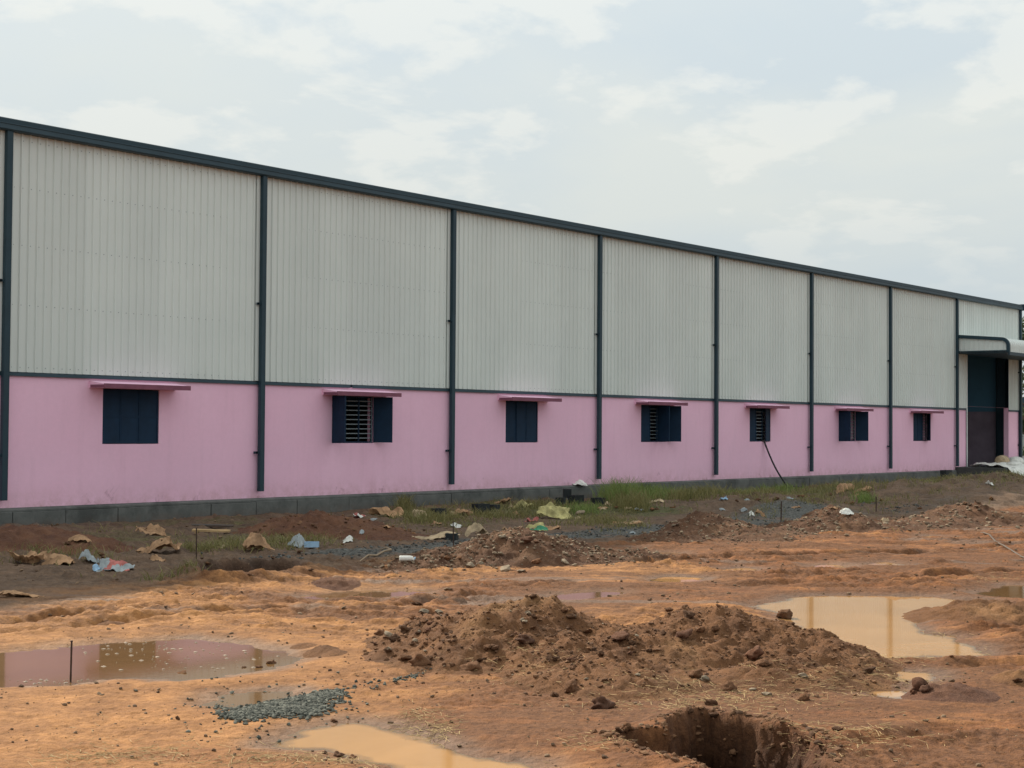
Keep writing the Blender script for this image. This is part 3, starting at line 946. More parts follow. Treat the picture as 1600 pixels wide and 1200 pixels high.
def build_warehouse():
    W = empty('warehouse', (0, 0, 0))
    tag(W, 'long pink and grey industrial shed with blue downpipes and shuttered windows', 'warehouse')
    # masonry
    mb = MB()
    holes = [(c-0.745, c+0.745, 1.76, 2.93) for c in WIN] + [(DOOR[0], DOOR[1], 0.40, 3.30)]
    wall_holes(mb, XL, XR, 0.46, 3.14, 0.0, 0.23, holes)
    mb.poly([(XL, 0, 0.46), (XL, 0.23, 0.46), (XL, 0.23, 3.14), (XL, 0, 3.14)], [(3, 2, 1, 0)])
    mb.build('plaster_wall', M['pink'], W)
    # plinth beam cast in lengths, with open joints in front of a recessed core
    MB().box(XL+0.02, 47.75, -0.075, 0.25, -0.4, 0.44).build('plinth_core', M['dockside'], W)
    x = XL
    cuts = []
    for px in (-200, 20, 103, 185, 330, 400, 464, 545, 640, 705):
        d = px_ray(px, 800); t = (-0.12-CAM[1])/d[1]
        cuts.append(CAM[0]+d[0]*t)
    while cuts[-1] < 44.5: cuts.append(cuts[-1]+random.uniform(1.9, 3.1))
    cuts = [XL]+[c for c in cuts if c > XL+0.5]+[47.75]
    for a, b in zip(cuts[:-1], cuts[1:]):
        dy = random.uniform(-0.012, 0.012); dz = random.uniform(-0.008, 0.006)
        MB().box(a+0.008, b-0.008, -0.125+dy, -0.0745, -0.4, 0.415+dz).build('plinth_block', M['concrete'], W, bevel=0.012)
    MB().prism([(-0.10, 0.4185), (0.0, 0.4185), (0.0, 0.4995), (-0.02, 0.4995), (-0.10, 0.455)], XL, 47.75).build('plinth_ledge', M['concrete'], W)
    # flashing on top of the masonry, one length per bay
    xs = [XL, 0.0]+[BAY*k for k in range(1, 8)]+[XR]
    for a, b in zip(xs[:-1], xs[1:]):
        segs = [(a, b)]
        if a < 9.87 < b: segs = [(a, 9.85), (9.92, b)]
        if b == XR: segs = [(a, DOOR[0]), (DOOR[1], XR)]
        for p, q in segs:
            MB().prism([(-0.045, 3.125), (-0.041, 3.125), (-0.041, 3.183), (0.02, 3.187), (0.02, 3.205), (-0.045, 3.190)], p, q).build('flashing', M['trim'], W)
    # cladding sheets, about one metre wide, five ribs each
    for i, (a, b) in enumerate(zip(xs[:-1], xs[1:])):
        n = round((b-a)/0.98)
        for k in range(n):
            p, q = a+(b-a)*k/n, a+(b-a)*(k+1)/n
            segs = [(p, q, 3.207)]
            if b == XR:
                segs = []
                if p < DOOR[0]: segs.append((p, min(q, DOOR[0]), 3.207))
                if q > DOOR[0] and p < DOOR[1]: segs.append((max(p, DOOR[0]), min(q, DOOR[1]), DOOR[3]))
                if q > DOOR[1]: segs.append((max(p, DOOR[1]), q, 3.207))
            for (u, v, z0) in segs:
                if v-u < 0.05: continue
                vv, ff = sheet(u, v, z0, ZE+0.06, -0.012+0.003*(k % 2))
                mb = MB(); mb.poly(vv, ff)
                mb.build('cladding_sheet', M['clad'], W)
    # rows of screw heads along the sheeting rails
    mb = MB()
    for z in (3.30, 4.55, 5.75, 6.90, 7.85):
        x = XL+0.1
        while x < 47.6:
            if z < 5.7 or x < 47.6: mb.box(x-0.008, x+0.008, -0.018, -0.0135, z-0.008, z+0.008)
            x += 0.2
    tag(mb.build('screw_heads', M['bar'], W), kind='stuff')
    # eaves gutter in folded steel: roof trim above, gutter box below
    MB().prism([(0.02, 7.985), (-0.18, 7.985), (-0.21, 8.01), (-0.21, 8.10), (-0.225, 8.108), (-0.225, 8.125), (0.02, 8.13)], XL, XR+0.10).build('gutter', M['trim'], W)
    MB().prism([(0.05, 8.132), (-0.19, 8.128), (-0.19, 8.215), (-0.16, 8.232), (0.05, 8.25)], XL, XR+0.04).build('roof_trim', M['blue'], W)
    MB().box(XR+0.102, XR+0.135, -0.27, 0.02, 7.96, 8.27).build('gutter_end', M['blue'], W)
    # downpipes
    for k in range(9):
        x = BAY*k if k < 8 else XR-0.02
        w = 0.068
        zb = 0.655
        mb = MB()
        mb.box(x-w, x+w, -0.165, -0.060, zb, 7.984)
        o = mb.build('downpipe', M['blue'], W, bevel=0.012)
        for z in (5.0, 1.55):
            b = MB().box(x-w-0.075, x+w+0.02, -0.128, -0.096, z-0.022, z+0.022)
            b.box(x-w-0.075, x-w-0.045, -0.128, -0.0125, z-0.028, z+0.028)
            b.build('pipe_clamp', M['blue'], o)
        # pale corner strips either side, behind the pipe
        if 0 <= k < 8: MB().box(x-0.16, x+0.09, -0.052, -0.046, 3.215, 7.984).build('joint_strip', M['clad'], W)
    # roof, rear and end walls, floor
    MB().prism([(-0.12, 8.165), (11.0, 9.30), (22.4, 8.18), (22.4, 8.24), (11.0, 9.36), (-0.12, 8.225)], XL+0.02, XR+0.03).build('roof', M['roof'], W)
    for xa, xb in ((XL+0.24, 6), (11.5, XR-0.24)): MB().box(xa, xb, 21.8, 22.03, 0.3, 3.14).build('rear_wall', M['concrete'], W)  # gap in the unseen rear wall, added to let light inside
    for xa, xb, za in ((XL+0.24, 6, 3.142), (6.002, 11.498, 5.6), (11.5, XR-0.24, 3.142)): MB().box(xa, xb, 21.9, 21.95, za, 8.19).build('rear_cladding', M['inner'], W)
    for xa, xb in ((XL, XL+0.23), (XR-0.23, XR)):
        MB().box(xa, xb, 0.232, 22.03, 0.3, 3.14).build('end_wall', M['shadewall'], W)
        mb = MB()
        pr = [(0.03, 3.142), (22.0, 3.142), (22.0, 8.19), (11.0, 9.28), (0.03, 8.17)]
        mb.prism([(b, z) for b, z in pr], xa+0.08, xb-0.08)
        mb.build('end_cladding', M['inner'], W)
    MB().box(XL+0.24, XR-0.24, 0.24, 21.78, 0.30, 0.50).build('floor_slab', M['floor'], W)
    mb = MB()
    mb.box(54.86, 55.22, 0.42, 0.435, 0.505, 8.1).box(54.86, 55.22, 0.86, 0.875, 0.505, 8.1).box(55.035, 55.048, 0.436, 0.859, 0.505, 8.1)
    mb.build('steel_column', M['trim'], W)
    MB().box(49.0, DOOR[0]+0.055, -0.050, -0.044, 0.62, 5.69).build('corner_trim', M['clad'], W)
    MB().box(XR-0.005, XR+0.03, -0.06, 0.10, 0.5, 7.98).build('corner_trim', M['blue'], W)

    # windows: frame with two mullions, nine bars in each third, three steel leaves
    def frame_mesh():
        mb = MB()
        y0, y1 = 0.055, 0.10
        for (a, b) in ((-0.743, -0.705), (-0.265, -0.232), (0.232, 0.265), (0.705, 0.743)): mb.box(a, b, y0, y1, 1.765, 2.928)
        for (c, d) in ((1.763, 1.80), (2.89, 2.927)): mb.box(-0.704, 0.704, y0+0.003, y1-0.003, c, d)
        return mb.mesh('window')

    def leaf_mesh(s):
        mb = MB()
        w = 0.492
        a, b = (0.004, w) if s > 0 else (-w, -0.004)
        mb.box(a, b, -0.004, 0.004, 1.79, 2.90)
        for (p, q, c, d) in ((a, a+0.03, 1.775, 2.915), (b-0.03, b, 1.775, 2.915), (a+0.03, b-0.03, 1.775, 1.805), (a+0.03, b-0.03, 2.885, 2.915), (a+0.03, b-0.03, 2.33, 2.36)):
            mb.box(p, q, -0.016, 0.013, c, d)
        return mb.mesh('shutter')

    def grille_mesh():
        mb = MB()
        for (a, b) in ((-0.704, -0.266), (-0.231, 0.231), (0.266, 0.704)):
            for i in range(9):
                z = 1.885+i*0.115
                mb.box(a, b, 0.072, 0.084, z-0.011, z+0.011)
        mb.box(0.690, 0.704, 0.050, 0.0545, 1.77, 2.92)
        return mb.mesh('grille')
    fm, gm, lL, lR = frame_mesh(), grille_mesh(), leaf_mesh(1), leaf_mesh(-1)
    for me, mt in ((fm, 'shutter'), (gm, 'bar'), (lL, 'shutter'), (lR, 'shutter')): me.materials.append(M[mt])
    # per window: opening of left, middle, right leaf in degrees (None: leaf folded away)
    states = [(0, 0, 0), (92, None, 122), (0, 1.5, 0), (4, 82, 118), (0, None, 12), (88, None, 118), (0, 0, 38)]
    labs = [None]*7
    for k, (c, st) in enumerate(zip(WIN, states)):
        wo = link('window', fm, None, W, (c, 0, 0))
        if st != (0, 0, 0): wo['label'] = 'window with its steel leaves swung open' if st[2] and st[2] > 60 else 'window with one leaf ajar'
        link('grille', gm, None, wo)
        for j, an in enumerate(st):
            if an is None:
                if st[0] and st[0] > 60:
                    o = link('shutter', lL, None, wo, (-0.715, 0.0, 0)); o.rotation_euler[2] = -math.radians(st[0]+7)
                continue
            if j == 0:
                o = link('shutter', lL, None, wo, (-0.741, 0.030, 0)); o.rotation_euler[2] = -math.radians(an)
            elif j == 1:
                o = link('shutter', lR, None, wo, (0.246, 0.028, 0)); o.rotation_euler[2] = math.radians(an)
            else:
                o = link('shutter', lR, None, wo, (0.741, 0.030, 0)); o.rotation_euler[2] = math.radians(an)
        sh = MB()
        sh.prism([(-0.001, 2.935), (-0.50, 2.945), (-0.50, 3.015), (-0.001, 3.085)], c-1.10, c+1.18)
        s = sh.build('sunshade', M['pink'], W)
        e = MB().box(c-1.105, c+1.185, -0.522, -0.5025, 2.925, 3.022)
        e.box(c-1.105, c-1.1025, -0.5, -0.05, 2.94, 3.0)
        e.build('drip_edge', M['mauve'], s)

    # entrance canopy
    cn = empty('canopy', (0, 0, 0)); cn.parent = W
    prof = [(-0.05, 6.37), (-2.05, 6.20)]
    for i in range(1, 9):
        a = math.radians(i*85/8+5)
        prof.append((-2.06-0.33*math.sin(a), 5.87+0.33*math.cos(a)))
    prof.append((-2.392, 5.60))
    x0, x1 = 47.90, 56.6

    def offs(o):
        res = []
        for i, (y, z) in enumerate(prof):
            a = prof[max(i-1, 0)]; b = prof[min(i+1, len(prof)-1)]
            d = np.array([b[0]-a[0], b[1]-a[1]]); d /= np.linalg.norm(d)
            res.append((y+d[1]*o, z-d[0]*o))
        return res
    cols = []
    x = x0
    while x < x1-0.25:
        cols += [(x, 0), (x+0.15, 0), (x+0.165, 0.028), (x+0.20, 0.028), (x+0.215, 0)]
        x += 0.25
    cols.append((x1, 0))
    v = []
    for cx, o in cols: v += [(cx, y, z) for y, z in offs(o)]
    n = len(prof)
    f = [(i*n+j, i*n+j+1, (i+1)*n+j+1, (i+1)*n+j) for i in range(len(cols)-1) for j in range(n-1)]
    mb = MB(); mb.poly(v, f); mb.build('canopy_roof', M['clad'], cn)
    # closed end of upright sheets
    ys = np.linspace(-0.05, -2.36, 12)
    mb = MB()

    def ztop_c(y):
        if y > -2.05: return 6.37+(y+0.05)*0.085-0.02
        return 5.87+math.sqrt(max(0.0, 0.33**2-(y+2.06)**2))-0.02
    for a, b in zip(ys[:-1], ys[1:]):
        q = b+0.05
        mb.poly([(x0, a, 5.69), (x0, q, 5.69), (x0, q, ztop_c(q)), (x0, a, ztop_c(a))], [(3, 2, 1, 0)])
        mb.poly([(x0, q, 5.69), (x0-0.025, q-0.012, 5.69), (x0-0.025, b+0.012, 5.69), (x0, b, 5.69),
                 (x0, q, ztop_c(q)), (x0-0.025, q-0.012, ztop_c(q)), (x0-0.025, b+0.012, ztop_c(b)), (x0, b, ztop_c(b))], [(0, 4, 5, 1), (1, 5, 6, 2), (2, 6, 7, 3)])
    mb.build('canopy_end_panel', M['clad'], cn)
    mb = MB()
    op = offs(0.045); ip = offs(-0.10)
    v = []
    for (a, b) in zip(op, ip):
        v += [(x0-0.075, a[0], a[1]), (x0+0.02, a[0], a[1]), (x0+0.02, b[0], b[1]), (x0-0.075, b[0], b[1])]
    f = [(i*4+j, i*4+(j+1) % 4, i*4+4+(j+1) % 4, i*4+4+j) for i in range(n-1) for j in range(4)]
    f += [(3, 2, 1, 0), tuple(4*(n-1)+j for j in range(4))]
    mb.poly(v, f); mb.build('canopy_edge_trim', M['blue'], cn)
    MB().box(x0-0.05, x0-0.027, -2.36, -0.05, 5.64, 5.688).build('canopy_edge_trim', M['blue'], cn)
    MB().box(x0, x1, -2.36, -0.06, 5.58, 5.61).build('canopy_soffit', M['blue'], cn)
    MB().box(x0-0.04, x1, -2.43, -2.362, 5.47, 5.61).build('canopy_fascia', M['blue'], cn)
    # loading dock before the door
    MB().box(47.83, 57.0, -2.25, 0.235, -0.3, 0.62).build('loading_dock', M['dockside'], W, bevel=0.02)
    return W


WAREHOUSE = build_warehouse()


def build_hose():
    a = Vector((30.66, 0.045, 1.80)); e = (31.15, -0.75, zg(31.15, -0.75))
    p1 = Vector((e[0], e[1], e[2]+0.02))
    pts = [a, Vector((30.70, -0.04, 1.79))]
    s = pts[-1]
    for i in range(1, 13):
        t = i/12
        q = s.lerp(p1, t); q.z += -0.20*math.sin(math.pi*t)*(1-t*0.4)
        pts.append(q)
    for i in range(1, 6):
        x, y = p1.x+0.30*i, p1.y-0.05*i*i*0.3
        pts.append(Vector((x, y, zg(x, y)+0.02)))
    o = MB().tube(pts, 0.030, 8).build('hose', M['hose'])
    tag(o, 'thin black hose hanging from the fifth window from the left', 'hose')


build_hose()


def build_cable():
    pts = []
    for px, py in ((1530, 834), (1537, 838), (1546, 842), (1556, 849), (1568, 856), (1582, 861), (1596, 868), (1625, 880)):
        p = at(px, py, 0.03)
        pts.append(Vector((p[0], p[1], zg(p[0], p[1])+0.012)))
    tag(MB().tube(pts, 0.017, 8).build('pipe_hose', M['greypipe']), 'grey pipe lying across red mud at the right edge', 'pipe')


build_cable()

# ------------------------------------------------------------------ trees and plants


def leaf_cloud(n, centres, size, flat=0.0):
    """leaf-sized quads scattered through a set of clumps (x,y,z,r)"""
    cs = np.array(centres)
    w = cs[:, 3]**2; w = w/w.sum()
    k = RNG.choice(len(cs), n, p=w)
    d = RNG.normal(size=(n, 3)); d /= np.linalg.norm(d, axis=1)[:, None]
    r = RNG.random(n)**0.45
    p = cs[k, :3]+d*(r*cs[k, 3])[:, None]*np.array([1, 1, 0.8])
    a = RNG.normal(size=(n, 3)); a /= np.linalg.norm(a, axis=1)[:, None]
    b = np.cross(a, RNG.normal(size=(n, 3))); b /= np.linalg.norm(b, axis=1)[:, None]
    s = (size*(0.6+0.8*RNG.random(n)))[:, None]
    v = np.stack([p-a*s, p+b*s*0.42+a*s*0.1, p+a*s, p-b*s*0.42+a*s*0.1], 1).reshape(-1, 3)
    return v, np.arange(4*n).reshape(n, 4)


def build_tree(x, y, h, rad, label, seed):
    rnd = random.Random(seed)
    T = empty('tree', (x, y, 0.0))
    tag(T, label, 'tree', 'trees beyond the building')
    mb = MB()
    mb.tube([(0, 0, -0.2), (0.05, 0.03, h*0.25), (-0.05, 0.08, h*0.5), (0.03, 0, h*0.8)], [0.20, 0.16, 0.11, 0.04], 8)
    cs = []
    for i in range(13):
        a = i*2.4+rnd.random(); zz = h*rnd.uniform(0.28, 0.95)
        rr = rad*rnd.uniform(0.35, 1.0)*(1.15-abs(zz/h-0.55))
        q = (rr*math.cos(a), rr*math.sin(a), zz)
        mb.tube([(0, 0, zz*0.65), (q[0]*0.5, q[1]*0.5, zz*0.86), q], [0.07, 0.045, 0.015], 6)
        cs.append((q[0], q[1], q[2], rad*rnd.uniform(0.28, 0.5)))
        cs.append((q[0]*0.6+rnd.uniform(-.4, .4), q[1]*0.6+rnd.uniform(-.4, .4), q[2]+rnd.uniform(-.5, .6), rad*rnd.uniform(0.2, 0.4)))
    mb.build('trunk', M['bark'], T)
    v, f = leaf_cloud(5200, cs, 0.16)
    link('crown', np_mesh('crown', v, f, False), M['leaf'], T)


def wall_dir(px, dist):
    d = px_ray(px, 684); d = d/np.hypot(d[0], d[1])
    return CAM[0]+d[0]*dist, CAM[1]+d[1]*dist


for (px, dist, h, rad, lab, sd) in ((1616, 92, 8.8, 2.6, 'leafy green tree just showing past the far corner of the shed', 3), (1668, 99, 8.0, 2.8, 'leafy tree further right, beyond the far corner', 5)):
    x, y = wall_dir(px, dist)
    build_tree(x, y, h, rad, lab, sd)


def build_hedge():
    x, y = wall_dir(1625, 84)
    T = empty('shrub', (x, y, 0.0))
    tag(T, 'low dark shrub at the foot of the tree past the far corner', 'shrub')
    cs = [(random.uniform(-2.0, 2.0), random.uniform(-1, 1), random.uniform(0.3, 1.1), random.uniform(0.4, 0.8)) for _ in range(16)]
    v, f = leaf_cloud(2600, cs, 0.10)
    link('foliage', np_mesh('foliage', v, f, False), M['leaf'], T)
    mb = MB()
    for c in cs[:7]: mb.tube([(c[0]*0.4, c[1]*0.4, 0), (c[0]*0.8, c[1]*0.8, c[2]*0.6), c[:3]], [0.04, 0.03, 0.012], 5)
    mb.build('stem', M['bark'], T)
    x, y = wall_dir(1640, 118)
    S = empty('shed', (x, y, 0), 0.2)
    tag(S, 'pale grey green shed glimpsed past the far corner', 'shed')
    MB().box(-4, 4, -3, 3, 0, 3.9).build('wall', M['pale'], S)
    MB().prism([(-3.3, 3.9), (3.3, 3.9), (0, 5.0)], -4.2, 4.2).build('roof', M['trim'], S)


build_hedge()


def blades(points, hmin, hmax, width, lean=0.5):
    """grass blades: bent tapering strips of two quads"""
    n = len(points)
    p = np.asarray(points)
    a = RNG.random(n)*2*np.pi
    h = hmin+(hmax-hmin)*RNG.random(n)**1.4
    w = width*(0.6+0.8*RNG.random(n))
    l = lean*h*(0.3+RNG.random(n))
    ca, sa = np.cos(a), np.sin(a)
    b = RNG.random(n)*2*np.pi
    dx, dy = np.cos(b), np.sin(b)
    vs = []
    for t, k in ((0, 1.0), (0.55, 0.75), (1.0, 0.12)):
        cx = p[:, 0]+dx*l*t*t; cy = p[:, 1]+dy*l*t*t; cz = p[:, 2]+h*(t-0.22*t*t*lean)
        vs.append(np.stack([cx-ca*w*k, cy-sa*w*k, cz], -1)); vs.append(np.stack([cx+ca*w*k, cy+sa*w*k, cz], -1))
    v = np.stack(vs, 1).reshape(-1, 3)
    i = np.arange(n)[:, None]*6
    f = np.concatenate([i+np.array([0, 1, 3, 2]), i+np.array([2, 3, 5, 4])], 0)
    return v, f


def scatter_px(cx, cy, rx, ry, n):
    """ground points round a pixel, normally spread"""
    c = at(cx, cy); d = np.linalg.norm(c-CAM)
    sx = rx*d/FPX; sy = ry*d*d/(FPX*CAM[2])
    a = RNG.normal(size=n)*sx; b = RNG.normal(size=n)*sy
    x = c[0]+a*RIGHT2[0]+b*FWD2[0]; y = c[1]+a*RIGHT2[1]+b*FWD2[1]
    k = y < -0.2
    x, y = x[k], y[k]
    return np.stack([x, y, ground_fn(x, y)-0.01], -1)


def build_grass():
    pts = []
    for a in ((1050, 780, 60, 9, 1500), (1120, 790, 50, 9, 1300), (1210, 782, 45, 8, 1200), (1300, 792, 40, 5, 900), (1180, 800, 40, 6, 900), (1350, 798, 40, 4, 800), (660, 818, 24, 6, 1100),
              (700, 825, 22, 4, 500), (900, 815, 45, 6, 900), (860, 808, 30, 6, 600), (380, 862, 50, 4, 700), (60, 878, 60, 4, 500), (300, 868, 40, 3, 400), (570, 838, 25, 3, 300), (460, 852, 40, 4, 400),
              (960, 822, 25, 5, 500), (1240, 805, 30, 4, 400), (1400, 790, 40, 6, 600), (1570, 772, 20, 4, 700), (1590, 780, 20, 4, 500), (780, 800, 40, 5, 500), (200, 850, 30, 4, 250), (1400, 776, 60, 5, 1500), (1480, 779, 50, 5, 1300), (1545, 772, 30, 4, 900), (720, 812, 60, 7, 900), (310, 908, 20, 2, 250), (210, 912, 30, 3, 200)):
        pts.append(scatter_px(*a))
    pts = np.concatenate(pts)
    pts = np.concatenate([pts, pts+RNG.normal(size=pts.shape)*np.array([0.12, 0.12, 0])])
    pts = pts[RNG.random(len(pts)) < sstep(-0.25, 0.15, fbm(pts[:, 0]/1.3, pts[:, 1]/0.8, 3, 107))]
    pts[:, 2] = ground_fn(pts[:, 0], pts[:, 1])-0.01
    v, f = blades(pts, 0.05, 0.26, 0.007, 0.9)
    tag(link('grass', np_mesh('grass', v, f, False), M['grass']), kind='stuff')
    for (px, py, rx, ry, n, h, mat, lab) in ((965, 792, 13, 5, 620, 0.85, 'grassg', 'tallest bright green grass clump against the plinth'),
                                             (1000, 786, 16, 5, 520, 0.62, 'grassg', 'green grass clump right of the tallest clump'),
                                             (1030, 780, 18, 5, 480, 0.55, 'grassg', 'green grass clump below the fourth window'),
                                             (985, 803, 16, 4, 420, 0.5, 'grass', 'dark weedy clump in front of the tallest grass'),
                                             (1085, 797, 22, 4, 520, 0.45, 'grass', 'brownish weed clump on the low bank'),
                                             (630, 806, 7, 2, 160, 0.55, 'grass', 'dry reddish weed beside a tan sheet near the plinth'),
                                             (668, 822, 16, 4, 420, 0.32, 'grass', 'yellowish grass clump beside the low red heap'),
                                             (1350, 797, 8, 2, 160, 0.38, 'grassg', 'small dark green weed on the yellowish bank'),
                                             (1575, 770, 14, 3, 420, 0.50, 'grassg', 'green bush of weeds at the right edge'),
                                             (835, 800, 18, 4, 300, 0.34, 'grass', 'weed clump behind the yellow sacks'),
                                             (1340, 790, 22, 3, 260, 0.35, 'grass', 'weed clump under the tan sacks at the right'),
                                             (1150, 786, 22, 3, 300, 0.42, 'grassg', 'green weed clump below the fifth window'),
                                             (1225, 776, 20, 3, 260, 0.38, 'grassg', 'green weed clump where the hose reaches the ground'),
                                             (1290, 782, 22, 3, 260, 0.36, 'grass', 'yellowish weed clump left of the tan sacks'),
                                             (1440, 782, 22, 3, 220, 0.34, 'grass', 'dry weed clump on the brown slope'),
                                             (912, 806, 16, 3, 220, 0.34, 'grassg', 'green weed clump right of the yellow sacks'),
                                             (775, 812, 20, 3, 240, 0.32, 'grass', 'dull weed clump behind the stony heap')):
        p = scatter_px(px, py, rx, ry, int(n*3))
        q = (p[:, :2]-p[:, :2].mean(0))/p[:, :2].std(0)
        p = p[np.hypot(q[:, 0], q[:, 1]) < 1.5]
        v, f = blades(p, 0.25*h, h, 0.008, 0.6)
        c = p.mean(0)
        o = link('grass_clump', np_mesh('grass_clump', v-c, f, False), M[mat], None, tuple(c))
        tag(o, lab, 'weeds', 'weed clumps along the building')


build_grass()
# ------------------------------------------------------------------ litter


def crumple(name, label, cat, px, py, wpx, hpx, mat, seed, depth=0.6, rz=None, group=None, lift=0.0, nx=16, ny=12, fold=1.0, mat2=None):
    """a torn crumpled sheet or emptied sack; px,py is the middle of what the photograph shows of it"""
    base, t = on_surface(px, py+hpx*0.38)
    W = wpx*t/FPX
    D = max(0.12, W*depth)
    amp = max(0.025, hpx*t/FPX*1.05-D*0.45*CAM[2]/t)*fold
    r = np.random.default_rng(seed)
    nx, ny = 26, 20
    u, v = np.meshgrid(np.linspace(-1, 1, nx), np.linspace(-1, 1, ny), indexing='ij')
    so = seed*3.7
    # ragged torn outline with uneven corners
    x = u*W/2*(1+0.22*vnoise(v*1.4+so, u*0.6, 5)+0.05*vnoise(v*6+so, u*1, 7)); y = v*D/2*(1+0.30*vnoise(u*1.6+so, v*0.6, 6)+0.06*vnoise(u*7+so, v, 8))
    # broad flat facets between a few sharp creases
    z = np.zeros_like(u)
    for i in range(6):
        a_ = r.uniform(0, math.pi); cc = r.uniform(-0.6, 0.6); sg = r.choice([-1.0, 1.0, 1.0])*r.uniform(0.4, 1.0)
        z += -sg*np.abs(u*math.cos(a_)+v*math.sin(a_)*0.8-cc+0.10*vnoise(u*2+so, v*2+i, 31+i))
    z = (z-z.min())/(z.max()-z.min())
    z = amp*z**1.3*(1-0.35*np.clip(u*u*u*u+v*v*v*v, 0, 1)) + 0.22*amp*fbm(u*3+so, v*3, 3, 12)
    z = z-z.min()+0.004
    x = x+0.06*W*vnoise(u*2.0+so, v*2.0, 15); y = y+0.08*D*vnoise(u*2.0, v*2.0+so, 17)
    ang = math.atan2(RIGHT2[1], RIGHT2[0])+(r.uniform(-0.25, 0.25) if rz is None else rz)
    V = np.stack([x.ravel(), y.ravel(), z.ravel()+lift], -1)
    c, s = math.cos(ang), math.sin(ang)
    gx = base[0]+V[:, 0]*c-V[:, 1]*s; gy = base[1]+V[:, 0]*s+V[:, 1]*c
    # let it sag over the ground below it
    V[:, 2] += ground_fn(gx, gy)-zg(base[0], base[1])
    idx = np.arange(nx*ny).reshape(nx, ny)
    f = np.stack([idx[:-1, :-1], idx[1:, :-1], idx[1:, 1:], idx[:-1, 1:]], -1).reshape(-1, 4)
    k = r.random(len(f)) > 0.008
    me = np_mesh(name, V, f[k], False)
    me.materials.append(M[mat])
    if mat2:
        me.materials.append(M[mat2])
        q = (vnoise(u[:-1, :-1]*1.8+so, v[:-1, :-1]*1.8, 21) > 0.1).ravel()[k]
        me.polygons.foreach_set('material_index', q.astype(np.int32))
    o = link(name, me, None, None, (base[0], base[1], max(base[2], zg(base[0], base[1]))-(0.02 if lift == 0 else 0.0)))
    o.rotation_euler[2] = ang
    m = o.modifiers.new('thickness', 'SOLIDIFY'); m.thickness = 0.006
    return tag(o, label, cat, group)


